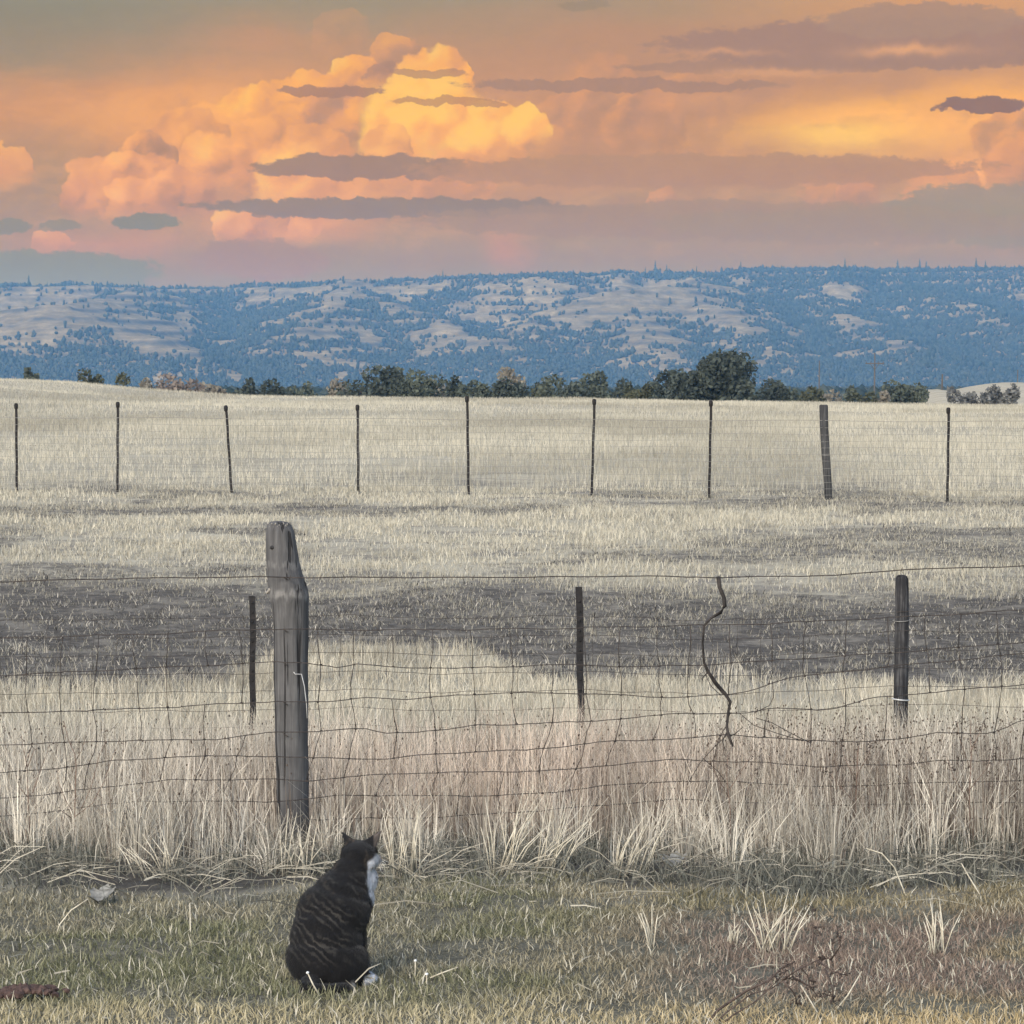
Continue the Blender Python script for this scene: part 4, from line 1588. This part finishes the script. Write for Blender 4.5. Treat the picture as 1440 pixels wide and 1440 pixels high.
    tag(root, 'dark tabby cat with white chest sitting with its back turned', 'cat')
    return org


CAT = build_cat()


# ------------------------------------------------------------------ grass
def blades(name, x, y, h, w, lean, tint, label, segs=2, z=None, kind='stuff', mat=None, bend=1.0, lean_dir=None, flat=False):
    n = len(x)
    z = G(x, y) if z is None else z
    a = rng.uniform(0, 2 * np.pi, n)
    sx, sy = np.cos(a), np.sin(a)
    la = rng.uniform(0, 2 * np.pi, n) if lean_dir is None else lean_dir
    lx, ly = np.cos(la) * lean * h, np.sin(la) * lean * h
    hz = h * np.sqrt(np.clip(1 - lean ** 2, .05, 1))
    o = np.stack([x, y, z - .01], -1)
    s = np.stack([sx, sy, np.zeros(n)], -1) * (w / 2)[:, None]
    if segs == 1:
        t = o + np.stack([lx, ly, hz], -1)
        V = np.stack([o - s, o + s, t + s * .25, t - s * .25], 1).reshape(-1, 3)
        q = np.arange(n * 4).reshape(n, 4)
        tt = np.repeat(tint, 4, axis=0)
    else:
        m_ = o + np.stack([lx * .35, ly * .35, hz * .55], -1)
        t = o + np.stack([lx * bend, ly * bend, hz], -1)
        V = np.stack([o - s, o + s, m_ - s * .8, m_ + s * .8, t - s * .2, t + s * .2], 1).reshape(-1, 3)
        i = (np.arange(n) * 6)[:, None]
        q = np.concatenate([i + np.array([[0, 1, 3, 2]]), i + np.array([[2, 3, 5, 4]])], 0)
        tt = np.repeat(tint, 6, axis=0)
    me = quads(name, V, q, tint=tt)
    o = link_mesh(name, me, mat or M['blade'], smooth=False)
    return tag(o, label, 'grass', kind=kind)


def mix(a, b, t):
    return np.asarray(a)[None] * (1 - t[:, None]) + np.asarray(b)[None] * t[:, None]


def sample(y0, y1, dens, half=lambda y: .17 * y + .9, fn=None, seed=0):
    """points with dens per square metre over the wedge the view can reach, thinned by fn(x, y)"""
    W = half(y1)
    n = int(dens * (y1 - y0) * 2 * W)
    x = rng.uniform(-W, W, n); y = rng.uniform(y0, y1, n)
    k = np.abs(x) < half(y)
    x, y = x[k], y[k]
    if fn is not None:
        k = rng.uniform(0, 1, len(x)) < fn(x, y)
        x, y = x[k], y[k]
    return x, y


def near_cat(x, y):
    return np.exp(-(((x - CAT.x) / .14) ** 2 + ((y - CAT.y) / .14) ** 2) ** 2)


def build_lawn():
    def fn(x, y):
        p = fbm(x / .22, y / .22, 201, 3)
        return np.clip(f_lawn(x, y) * (.30 + 1.2 * ss(.32, .62, p)), 0, 1) * (1 - .97 * near_cat(x, y)) * (1 - .9 * np.exp(-((x + 1.34) / .22) ** 2 - ((y - 8.27) / .10) ** 2))
    x, y = sample(7.3, 11.1, 17000, fn=fn)
    n = len(x)
    big = fbm(x / .8, y / .55, 205, 3)
    grn = np.clip(ss(.40, .60, big) * (1 - .55 * ss(-.1, .9, x)), 0, 1)
    pur = ss(.1, .7, x) * ss(8.0, 8.4, y) * (1 - ss(9.3, 9.9, y)) * ss(.3, .5, fbm(x / .6, y / .6, 207, 3))
    dry = 1 - ss(8.0, 8.30, y + (fbm(x / .3, y / .3, 209, 2) - .5) * .3)
    t = rng.uniform(0, 1, n)
    c = mix((.125, .112, .073), (.46, .41, .28), t)
    cg = mix((.078, .086, .042), (.31, .305, .175), t)
    cp = mix((.135, .107, .10), (.36, .295, .265), t)
    cd = mix((.32, .27, .15), (.72, .62, .40), t)
    c = c * (1 - grn[:, None] * .8) + cg * grn[:, None] * .8
    c = c * (1 - pur[:, None] * .8) + cp * pur[:, None] * .8
    c = c * (1 - dry[:, None] * .9) + cd * dry[:, None] * .9
    c = c * (1 + ss(-.2, 1.0, x)[:, None] * np.array([[.10, 0, -.09]]))
    st = rng.uniform(0, 1, n) < .07
    c[st] = mix((.42, .38, .28), (.72, .66, .52), rng.uniform(0, 1, st.sum()))
    h = rng.uniform(.010, .042, n) * (.6 + .8 * big)
    h[st] *= 1.25
    w = rng.uniform(.0022, .0055, n)
    blades('lawn_grass', x, y, h, w, rng.uniform(.1, .97, n), c, 'short mown olive and dry grass around the cat', bend=1.25)


build_lawn()


def build_straws():
    # fallen dry stems lying over the mown grass and along the fence foot
    n1, n2 = 130, 1600
    x = np.concatenate([rng.uniform(-2.3, 2.3, n1), rng.uniform(-2.9, 2.9, n2)])
    y = np.concatenate([rng.uniform(7.8, 10.6, n1), rng.normal(10.6, .36, n2)])
    n = len(x)
    L = rng.uniform(.02, .10, n); L[n1:] = rng.uniform(.05, .26, n2)
    a = rng.uniform(0, np.pi * 2, n)
    el = np.abs(rng.normal(.0, .42, n)) + .02
    z = G(x, y) + rng.uniform(.012, .045, n)
    d = np.stack([np.cos(a) * np.cos(el), np.sin(a) * np.cos(el), np.sin(el)], -1) * L[:, None]
    o = np.stack([x, y, z], -1)
    mid = o + d * .5 + rng.normal(0, .008, (n, 3)); e = o + d + np.stack([np.zeros(n), np.zeros(n), -.03 * L / .2], -1)
    s = np.stack([-np.sin(a) * .35, np.cos(a) * .35, np.ones(n)], -1) * rng.uniform(.0010, .0022, n)[:, None]
    V = np.stack([o - s, o + s, mid - s, mid + s, e - s * .4, e + s * .4], 1).reshape(-1, 3)
    i = (np.arange(n) * 6)[:, None]
    q = np.concatenate([i + np.array([[0, 1, 3, 2]]), i + np.array([[2, 3, 5, 4]])], 0)
    t = rng.uniform(0, 1, n)
    c = mix((.13, .118, .092), (.60, .54, .42), t ** 1.5)
    me = quads('fallen_straw', V, q, tint=np.repeat(c, 6, axis=0))
    tag(link_mesh('fallen_straw', me, M['blade'], smooth=False), 'fallen bleached straw stems lying along the foot of the fence', 'straw', kind='stuff')


build_straws()


def build_tall():
    def fn(x, y):
        e = y - lawn_edge(x)
        p = fbm(x / .25, y / .4, 221, 3)
        return np.clip(ss(-.15, .55, e) * (.35 + 1.1 * ss(.35, .6, p)) * (1 - .8 * ss(15.0, 17.5, y)), 0, 1)
    x, y = sample(10.6, 17.6, 1500, half=lambda y: .17 * y + 1.2, fn=fn)
    n = len(x)
    e = y - lawn_edge(x)
    h = rng.uniform(.12, .42, n) * (.4 + .65 * ss(0, 1.1, e)) * (.7 + .7 * fbm(x / .4, y / .5, 225, 2)) * (1 - .45 * ss(14, 17.5, y))
    lean = np.abs(rng.normal(.14, .2, n)).clip(0, .85)
    ld = rng.uniform(0, 2 * np.pi, n)
    # tussocks: stems fanning out from one crown
    tx, ty = sample(10.5, 13.4, 26, half=lambda y: .17 * y + 1.0, fn=lambda x, y: ss(-.1, .2, y - lawn_edge(x)) * (1 - .5 * ss(11.5, 13, y)))
    m_ = len(tx); k_ = 34
    th = rng.uniform(.16, .40, m_)
    da = rng.uniform(0, 2 * np.pi, (m_, k_)); dr = np.abs(rng.normal(0, 1, (m_, k_)))
    x = np.concatenate([x, (tx[:, None] + np.cos(da) * dr * .022).ravel()]); y = np.concatenate([y, (ty[:, None] + np.sin(da) * dr * .022).ravel()])
    h = np.concatenate([h, (th[:, None] * rng.uniform(.45, 1.1, (m_, k_))).ravel()])
    lean = np.concatenate([lean, (dr * .26 + rng.uniform(0, .1, (m_, k_))).clip(0, .9).ravel()]); ld = np.concatenate([ld, (da + rng.normal(0, .3, (m_, k_))).ravel()])
    n = len(x)
    h = h * (1 - .55 * np.exp(-((x + .85) / .16) ** 4) * (1 - ss(11.65, 11.8, y)))
    t = rng.uniform(0, 1, n)
    pink = np.exp(-((x - .1) / 1.3) ** 2) * ss(11.3, 12.2, y) * (1 - ss(14, 16, y))
    c = mix((.36, .315, .245), (.84, .765, .62), t)
    cp = mix((.40, .30, .22), (.80, .665, .525), t)
    c = c * (1 - pink[:, None] * .9) + cp * pink[:, None] * .9
    cl = fbm(x / .22, y / .3, 227, 3)
    c = c * (.72 + .56 * ss(.3, .7, cl))[:, None]
    dk = rng.uniform(0, 1, n) < .13
    lean[dk] = np.abs(rng.normal(.3, .3, dk.sum())).clip(0, .95)
    c[dk] = mix((.12, .095, .075), (.25, .20, .155), rng.uniform(0, 1, dk.sum()))
    w = rng.uniform(.0020, .0046, n)
    blades('tall_dry_grass', x, y, h, w, lean, c, 'tall pinkish-tan dry grass growing through the near wire fence', bend=1.5, lean_dir=ld)
    # green-grey undergrowth at the foot
    x, y = sample(9.7, 11.8, 3200, fn=lambda x, y: (1 - f_lawn(x, y) * .85) * ss(.36, .6, fbm(x / .4, y / .3, 231, 3)) * (.8 + .2 * ss(-.5, 1.5, x)))
    n = len(x)
    c = mix((.07, .07, .055), (.28, .27, .215), rng.uniform(0, 1, n))
    blades('undergrowth', x, y, rng.uniform(.03, .12, n), rng.uniform(.003, .006, n), rng.uniform(.1, .8, n), c, 'grey-green low undergrowth at the foot of the fence', bend=1.3)


build_tall()


def build_seed_heads():
    # small dark flower heads on the tall weeds along the fence
    x, y = sample(11.2, 14.5, 330, fn=lambda x, y: .15 + .85 * ss(.5, 1.5, x))
    n = len(x)
    h = rng.uniform(.2, .46, n)
    z = G(x, y)
    V, Fc, T = [], [], []
    r = rng.uniform(.0014, .0036, n)
    V = ICO_V[None] * np.stack([r, r, r * 1.6], -1)[:, None, :] * rng.uniform(.7, 1.3, (n, len(ICO_V), 1)) + np.stack([x, y, z + h], -1)[:, None, :]
    fcs = (ICO_F[None] + (np.arange(n) * len(ICO_V))[:, None, None]).reshape(-1, 3)
    c = mix((.05, .035, .028), (.16, .12, .09), rng.uniform(0, 1, n))
    me = quads('weed_seed_heads', V.reshape(-1, 3), fcs, tint=np.repeat(c, len(ICO_V), axis=0))
    tag(link_mesh('weed_seed_heads', me, M['blade'], smooth=False), 'small dark seed heads scattered through the tall grass', 'seed heads', kind='stuff')
    x2 = np.repeat(x, 2); y2 = np.repeat(y, 2)
    n2 = len(x2)
    c = mix((.10, .075, .058), (.22, .17, .13), rng.uniform(0, 1, n2))
    blades('weed_stems', x2, y2, np.repeat(h, 2) * rng.uniform(.85, 1.02, n2), rng.uniform(.002, .0035, n2), np.abs(rng.normal(0, .04, n2)), c, 'thin brown weed stems among the tall grass')


build_seed_heads()


def build_field():
    # between the fences
    def fn(x, y):
        s = f_soil(x, y)
        p = fbm(x / .9, y / .9, 241, 3)
        return np.clip((.25 + 1.0 * ss(.3, .6, p)) * (1 - .74 * s), 0, 1)
    x, y = sample(15.6, 47.5, 440, half=lambda y: .17 * y + 1.2, fn=fn)
    n = len(x)
    s = f_soil(x, y)
    t = rng.uniform(0, 1, n)
    c = mix((.36, .32, .24), (.72, .66, .515), t) * (1 - .45 * s[:, None])
    h = rng.uniform(.03, .11, n) * (.5 + 1.0 * fbm(x / 1.2, y / 1.5, 243, 3)) * (1 - .5 * s) * (1 + 1.6 * ss(24, 16, y))
    w = rng.uniform(.004, .009, n) * (.5 + y / 40)
    blades('field_grass', x, y, h, w, np.abs(rng.normal(.2, .25, n)).clip(0, .9), c, 'thin pale dry grass between the near and far fences', bend=1.4)
    # broken stubble, chaff and clods on the bare soil
    x, y = sample(20, 46, 560, half=lambda y: .17 * y + 1.2, fn=lambda x, y: f_soil(x, y) * (.12 + .95 * ss(.42, .7, fbm(x / .45, y / .8, 261, 3))))
    n = len(x)
    c = mix((.06, .056, .05), (.56, .51, .42), rng.uniform(0, 1, n) ** 1.6)
    blades('soil_stubble', x, y, rng.uniform(.012, .075, n), rng.uniform(.004, .014, n), rng.uniform(.3, .99, n), c, 'grey stubble lying on the bare dark soil strip', bend=1.0)
    # thicker ragged grass on the near side of the bare strip
    x, y = sample(15.6, 24.5, 800, half=lambda y: .17 * y + 1.2, fn=lambda x, y: (1 - f_soil(x, y)) ** 1.5 * (.3 + .9 * ss(.35, .6, fbm(x / .5, y / .7, 263, 3))))
    n = len(x)
    c = mix((.36, .315, .235), (.70, .63, .49), rng.uniform(0, 1, n)) * (.7 + .5 * ss(.3, .7, fbm(x / .4, y / .5, 265, 3)))[:, None]
    blades('strip_grass', x, y, rng.uniform(.04, .17, n) * (.5 + fbm(x / .7, y / .9, 267, 2)), rng.uniform(.003, .007, n), np.abs(rng.normal(.2, .3, n)).clip(0, .95), c, 'ragged pale grass between the tall fence grass and dark soil', bend=1.3)
    # beyond the far fence
    def fn2(x, y):
        p = fbm(x / 3.5, y / 5, 251, 4)
        return np.clip((.35 + .9 * ss(.3, .6, p)) * (1 - .8 * f_soil(x, y)), 0, 1)
    x, y = sample(47.0, 110, 95, half=lambda y: .17 * y + 3, fn=fn2)
    x2, y2 = sample(110, 222, 26, half=lambda y: .17 * y + 4, fn=fn2)
    x = np.concatenate([x, x2]); y = np.concatenate([y, y2])
    n = len(x)
    t = rng.uniform(0, 1, n)
    c = mix((.36, .325, .245), (.60, .55, .435), t)
    c = c * (.80 + .34 * ss(.3, .65, fbm(x / 5, y / 14, 257, 4)))[:, None]
    h = rng.uniform(.05, .22, n) * (.4 + 1.1 * fbm(x / 5, y / 7, 253, 3))
    w = rng.uniform(.006, .013, n) * (.5 + y / 90)
    blades('far_field_grass', x, y, h, w, np.abs(rng.normal(.15, .2, n)).clip(0, .8), c, 'pale straw-coloured grass field rising beyond the far fence', segs=1)


build_field()


# ------------------------------------------------------------------ single plants
def tuft(u, v, fan, label, group='straw tufts in the lawn', n=16, wpx=30):
    Yt = 1.68 * F / (v - 540)
    b = at(u, v, Yt)
    z = float(G(b.x, Yt))
    org = Vector((b.x, Yt, z))
    mb = MB()
    rr = random.Random(int(u))
    for k in range(n):
        x0 = rr.uniform(-1, 1) * wpx * .35 / F * Yt
        y0 = rr.uniform(-.05, .05)
        hx, hz = rr.choice(fan)
        hz *= rr.uniform(.6, 1.08) / F * Yt
        hx = (hx + rr.uniform(-8, 8)) / F * Yt
        mb.tube([(x0, y0, -.015), (x0 + hx * .45, y0 + rr.uniform(-.01, .01), hz * .55), (x0 + hx, y0 + rr.uniform(-.03, .03), hz)], [.0024, .0021, .0009], 5)
    o = mb.build('grass_tuft', M['straw'])
    o.location = org
    return tag(o, label, 'grass tuft', group)


tuft(1083, 1342, [(-14, 95), (-20, 85), (-6, 100), (8, 92), (26, 90), (40, 80), (30, 70), (-24, 60)], 'big pale straw tuft fanning out above the dead weed', n=24, wpx=60)
tuft(1318, 1340, [(-32, 78), (-24, 88), (-12, 90), (-4, 98), (22, 72), (-18, 70)], 'pale straw tuft with stiff spread stems nearest the right edge', n=11, wpx=34)
tuft(916, 1336, [(-16, 74), (-8, 60), (10, 70), (4, 50), (-12, 50)], 'small forked straw tuft left of the dead weed', n=7, wpx=14)
tuft(1028, 1330, [(-6, 40), (4, 46), (10, 30)], 'short straw stub cluster just left of the biggest tuft', n=8, wpx=22)
tuft(572, 1222, [(-28, 70), (-14, 95), (-6, 110), (18, 90), (34, 70), (8, 100)], 'loose straw clump just right of the cat against the tall grass', n=18, wpx=60, group='straw clumps along the fence')
tuft(705, 1216, [(-8, 110), (4, 100), (40, 120), (60, 110), (26, 130)], 'upright straw clump leaning right, midway along the fence foot', n=20, wpx=40, group='straw clumps along the fence')
tuft(765, 1214, [(30, 90), (50, 100), (64, 86), (14, 110)], 'straw clump leaning right, left of two near the second steel post', n=18, wpx=70, group='straw clumps along the fence')
tuft(880, 1216, [(30, 90), (20, 110), (44, 96), (8, 80)], 'straw clump leaning right, right of two near the second steel post', n=18, wpx=70, group='straw clumps along the fence')
tuft(415, 1212, [(-10, 70), (8, 90), (20, 64), (-26, 50), (2, 104)], 'straw clump crossing the foot of the thick wooden post', n=18, wpx=70, group='straw clumps along the fence')
tuft(225, 1215, [(-26, 60), (-12, 80), (14, 70), (-40, 50)], 'straw clump at the fence foot between the branching weeds and post', n=16, wpx=90, group='straw clumps along the fence')


def branch_weed(u, vb, Yt, stems, label, name='dead_weed', mat='weed', heads=0, r0=.0028, group=None):
    base = at(u, vb, Yt)
    z = float(G(base.x, Yt))
    org = Vector((base.x, Yt, z))
    root = empty(name, org)
    rr = random.Random(int(u))
    for si, st in enumerate(stems):
        mb = MB()
        P = [at(a, b, Yt + rr.uniform(-.04, .04)) - org for a, b in st]
        if si == 0: P[0].z = min(P[0].z, -.02)
        rr0 = r0 if si == 0 else r0 * .62
        mb.tube(P, [rr0 * (1 - .65 * k / (len(P) - 1)) for k in range(len(P))], 6)
        nf = len(mb.f)
        for k in range(heads):
            p = P[-1].lerp(P[-2], rr.uniform(0, .9))
            q = p + Vector((rr.uniform(-.018, .018), rr.uniform(-.02, .02), rr.uniform(-.012, .012)))
            mb.tube([p, q], .0008, 4)
            mb.blob(q, (rr.uniform(.002, .004), rr.uniform(.002, .004), rr.uniform(.002, .0045)), rr.randint(0, 999), .35)
        ob = mb.build('stalk' if si == 0 else 'branch', M[mat], root)
        ob.data.materials.append(M['seed'])
        for f_ in ob.data.polygons[nf:]: f_.material_index = 1
    return tag(root, label, 'weed', group)


branch_weed(104, 1205, 11.3, [[(106, 1205), (105, 1150), (106, 1110), (107, 1075), (105, 1060), (96, 1040), (90, 1015)], [(106, 1070), (115, 1055), (120, 1038)],
                              [(104, 1145), (92, 1125), (82, 1100), (80, 1080)], [(106, 1148), (130, 1130), (146, 1100), (156, 1070), (168, 1040)],
                              [(112, 1142), (128, 1108), (140, 1060), (150, 1042)], [(100, 1150), (86, 1140), (84, 1135)]],
            'reddish branching dead weed, right one of two left of the wooden post', heads=2, group='branching weeds at the left fence')
branch_weed(40, 1205, 11.3, [[(42, 1205), (41, 1150), (39, 1110), (38, 1075), (33, 1055), (30, 1035)], [(39, 1078), (48, 1055), (56, 1050)], [(38, 1120), (28, 1108), (22, 1090)],
                             [(46, 1115), (54, 1090), (66, 1060), (70, 1046)], [(39, 1065), (44, 1052)]],
            'slim branching dead weed, left one of two left of the wooden post', heads=2, group='branching weeds at the left fence')
branch_weed(1025, 1190, 11.3, [[(1028, 1190), (1027, 1140), (1022, 1090), (1024, 1060)], [(1024, 1120), (1010, 1095), (998, 1070)], [(1026, 1110), (1042, 1085), (1058, 1060)], [(1025, 1150), (1050, 1115), (1062, 1080)]],
            'thin brown weed growing under the hanging crooked stick', heads=4)
branch_weed(1365, 1190, 11.4, [[(1365, 1190), (1363, 1120), (1366, 1060), (1364, 1010)], [(1364, 1080), (1350, 1040), (1346, 1015)], [(1364, 1060), (1378, 1030), (1384, 1012)], [(1364, 1110), (1388, 1080), (1398, 1050)],
                               [(1364, 1130), (1340, 1090), (1330, 1060)]],
            'leafless brown weed with dark seed heads near the right edge', heads=10)
branch_weed(1200, 1190, 11.4, [[(1200, 1190), (1204, 1120), (1206, 1060), (1212, 1030)], [(1204, 1100), (1190, 1070), (1182, 1045)], [(1205, 1090), (1222, 1060), (1228, 1040)], [(1203, 1130), (1176, 1100), (1160, 1080)]],
            'leafless brown weed with seed heads left of the dark round post', heads=9)
# the arching dead weed in the foreground
YW = 7.92
branch_weed(986, 1452, YW, [[(985, 1450), (1010, 1420), (1050, 1393), (1080, 1380), (1100, 1360), (1118, 1352)], [(992, 1452), (1020, 1425), (1056, 1398), (1085, 1390), (1102, 1378), (1125, 1372)],
                            [(1002, 1452), (1030, 1428), (1060, 1410), (1084, 1388), (1106, 1366)], [(1100, 1378), (1125, 1362), (1150, 1350), (1168, 1348)],
                            [(1118, 1376), (1140, 1388), (1150, 1402), (1172, 1398)], [(1102, 1380), (1118, 1398), (1122, 1416)], [(1150, 1352), (1172, 1366), (1192, 1372)],
                            [(1160, 1362), (1170, 1385), (1172, 1410)], [(1125, 1360), (1136, 1372), (1140, 1392)], [(1168, 1350), (1182, 1330), (1176, 1300)], [(1140, 1352), (1144, 1320), (1142, 1275)]],
            'dark arching dead weed with clustered seed heads in the right foreground', mat='weed_dark', heads=9, r0=.0046)


def straight_stems():
    def stem(pts, Yt, label, head=False, r=.0022):
        org = at(pts[0][0], pts[0][1], Yt)
        mb = MB().tube([at(a, b, Yt) - org for a, b in pts], [r] * (len(pts) - 1) + [r * .7], 6)
        if head:
            root = empty('flower_stalk', org)
            mb.build('stem', M['straw'], root)
            c = at(pts[-1][0], pts[-1][1], Yt) - org
            MB().blob(c, (.0046, .0046, .0046), 3, .2).build('seed_head', M['fluff'], root)
            tag(root, label, 'flower stalk')
        else:
            o = mb.build('straw_stalk', M['straw']); o.location = org
            tag(o, label, 'straw')
    stem([(449, 1400), (440, 1384), (432.5, 1368)], 8.2, 'white-tipped stalk leaning in front of the cat', True)
    stem([(583, 1382), (584, 1366), (584, 1351)], 8.5, 'upright white-tipped stalk in the grass right of the cat', True)
    stem([(602, 1392), (600, 1380), (600, 1370)], 8.35, 'short white-tipped stalk right of the cat, lower of two', True)
    stem([(605, 1375), (622, 1368), (644, 1360)], 8.45, 'pale straw lying slanted in the grass right of the cat')
    stem([(1162, 1455), (1150, 1425), (1126, 1385)], 8.05, 'pale straw crossing the arching dead weed, leaning left')
    stem([(1168, 1430), (1192, 1400), (1212, 1366)], 8.1, 'pale straw beside the arching dead weed, leaning right')
    stem([(937, 1440), (938, 1420), (936, 1396)], 8.1, 'upright pale straw at the bottom edge left of dead weed')
    stem([(272, 1360), (268, 1320), (267, 1270)], 9.2, 'long upright thin straw in the lawn left of the cat')
    stem([(77, 1322), (84, 1300), (100, 1280), (124, 1264)], 9.2, 'bent pale straw arching over the lawn at left')
    stem([(1284, 1282), (1272, 1255), (1258, 1220), (1240, 1200), (1218, 1193)], 10.0, 'long pale straw slanting above the stiff spread tuft')
    stem([(1385, 1285), (1378, 1258), (1362, 1232), (1352, 1214)], 9.8, 'curved pale straw near the right edge of the lawn')


straight_stems()


def dirt_heap(u, v, wpx, hpx, label, mat='red_dirt', n=60):
    Yt = 1.68 * F / (v - 540)
    b = at(u, v, Yt)
    org = Vector((b.x, Yt, float(G(b.x, Yt))))
    mb = MB()
    rr = random.Random(int(u + v))
    for k in range(n):
        x = rr.gauss(0, .4) * wpx / F * Yt * .6; y = rr.gauss(0, .4) * wpx / F * Yt * .45
        s = rr.uniform(.006, .018)
        z = float(G(org.x + x, org.y + y)) - org.z + .008 + hpx / F * Yt * .5 * math.exp(-(x * x + y * y) * 60)
        mb.blob((x, y, z), (s, s * .9, s * .7), k, .35)
    o = mb.build('dirt_heap', M[mat], smooth=False)
    o.location = org
    tag(o, label, 'dirt')


dirt_heap(38, 1412, 90, 24, 'patch of dug reddish-brown earth at the bottom left', n=150)


def leaf_thing(u, v, Y, label):
    p = at(u, v, Y)
    org = Vector((p.x, Y, float(G(p.x, Y))))
    mb = MB()
    rr = random.Random(3)
    k = 9
    for j, (a, s) in enumerate(((0, 1), (.8, .8), (-.7, .9), (2.4, .6))):
        pts = []
        for i in range(k):
            t = i / (k - 1)
            w = math.sin(math.pi * t) ** .7 * .022 * s * (1 + .3 * math.sin(t * 20))
            pts.append((t * .07 * s, w, .012 + .05 * t * s))
        b0 = len(mb.v)
        ca, sa = math.cos(a + 1.2), math.sin(a + 1.2)
        for (l, w, z) in pts:
            for q in (-1, 0, 1):
                mb.v.append(Vector((l * ca - q * w * sa, l * sa + q * w * ca, z + abs(q) * .006)))
        for i in range(k - 1):
            for q in range(2):
                a_ = b0 + i * 3 + q
                mb.f.append((a_, a_ + 3, a_ + 4, a_ + 1))
    o = mb.build('dry_leaf', M['fluff_grey']); o.location = org
    tag(o, label, 'leaf')


M['fluff_grey'] = mat_metal('grey_dry_leaf', (.13, .125, .11), (.26, .25, .22), .9, 0.0)
leaf_thing(138, 1272, 9.85, 'curled pale grey dry leaf lying on the lawn at left')
leaf_thing(944, 1212, 10.7, 'pale dry leaf scrap at the fence foot right of the straw clumps')
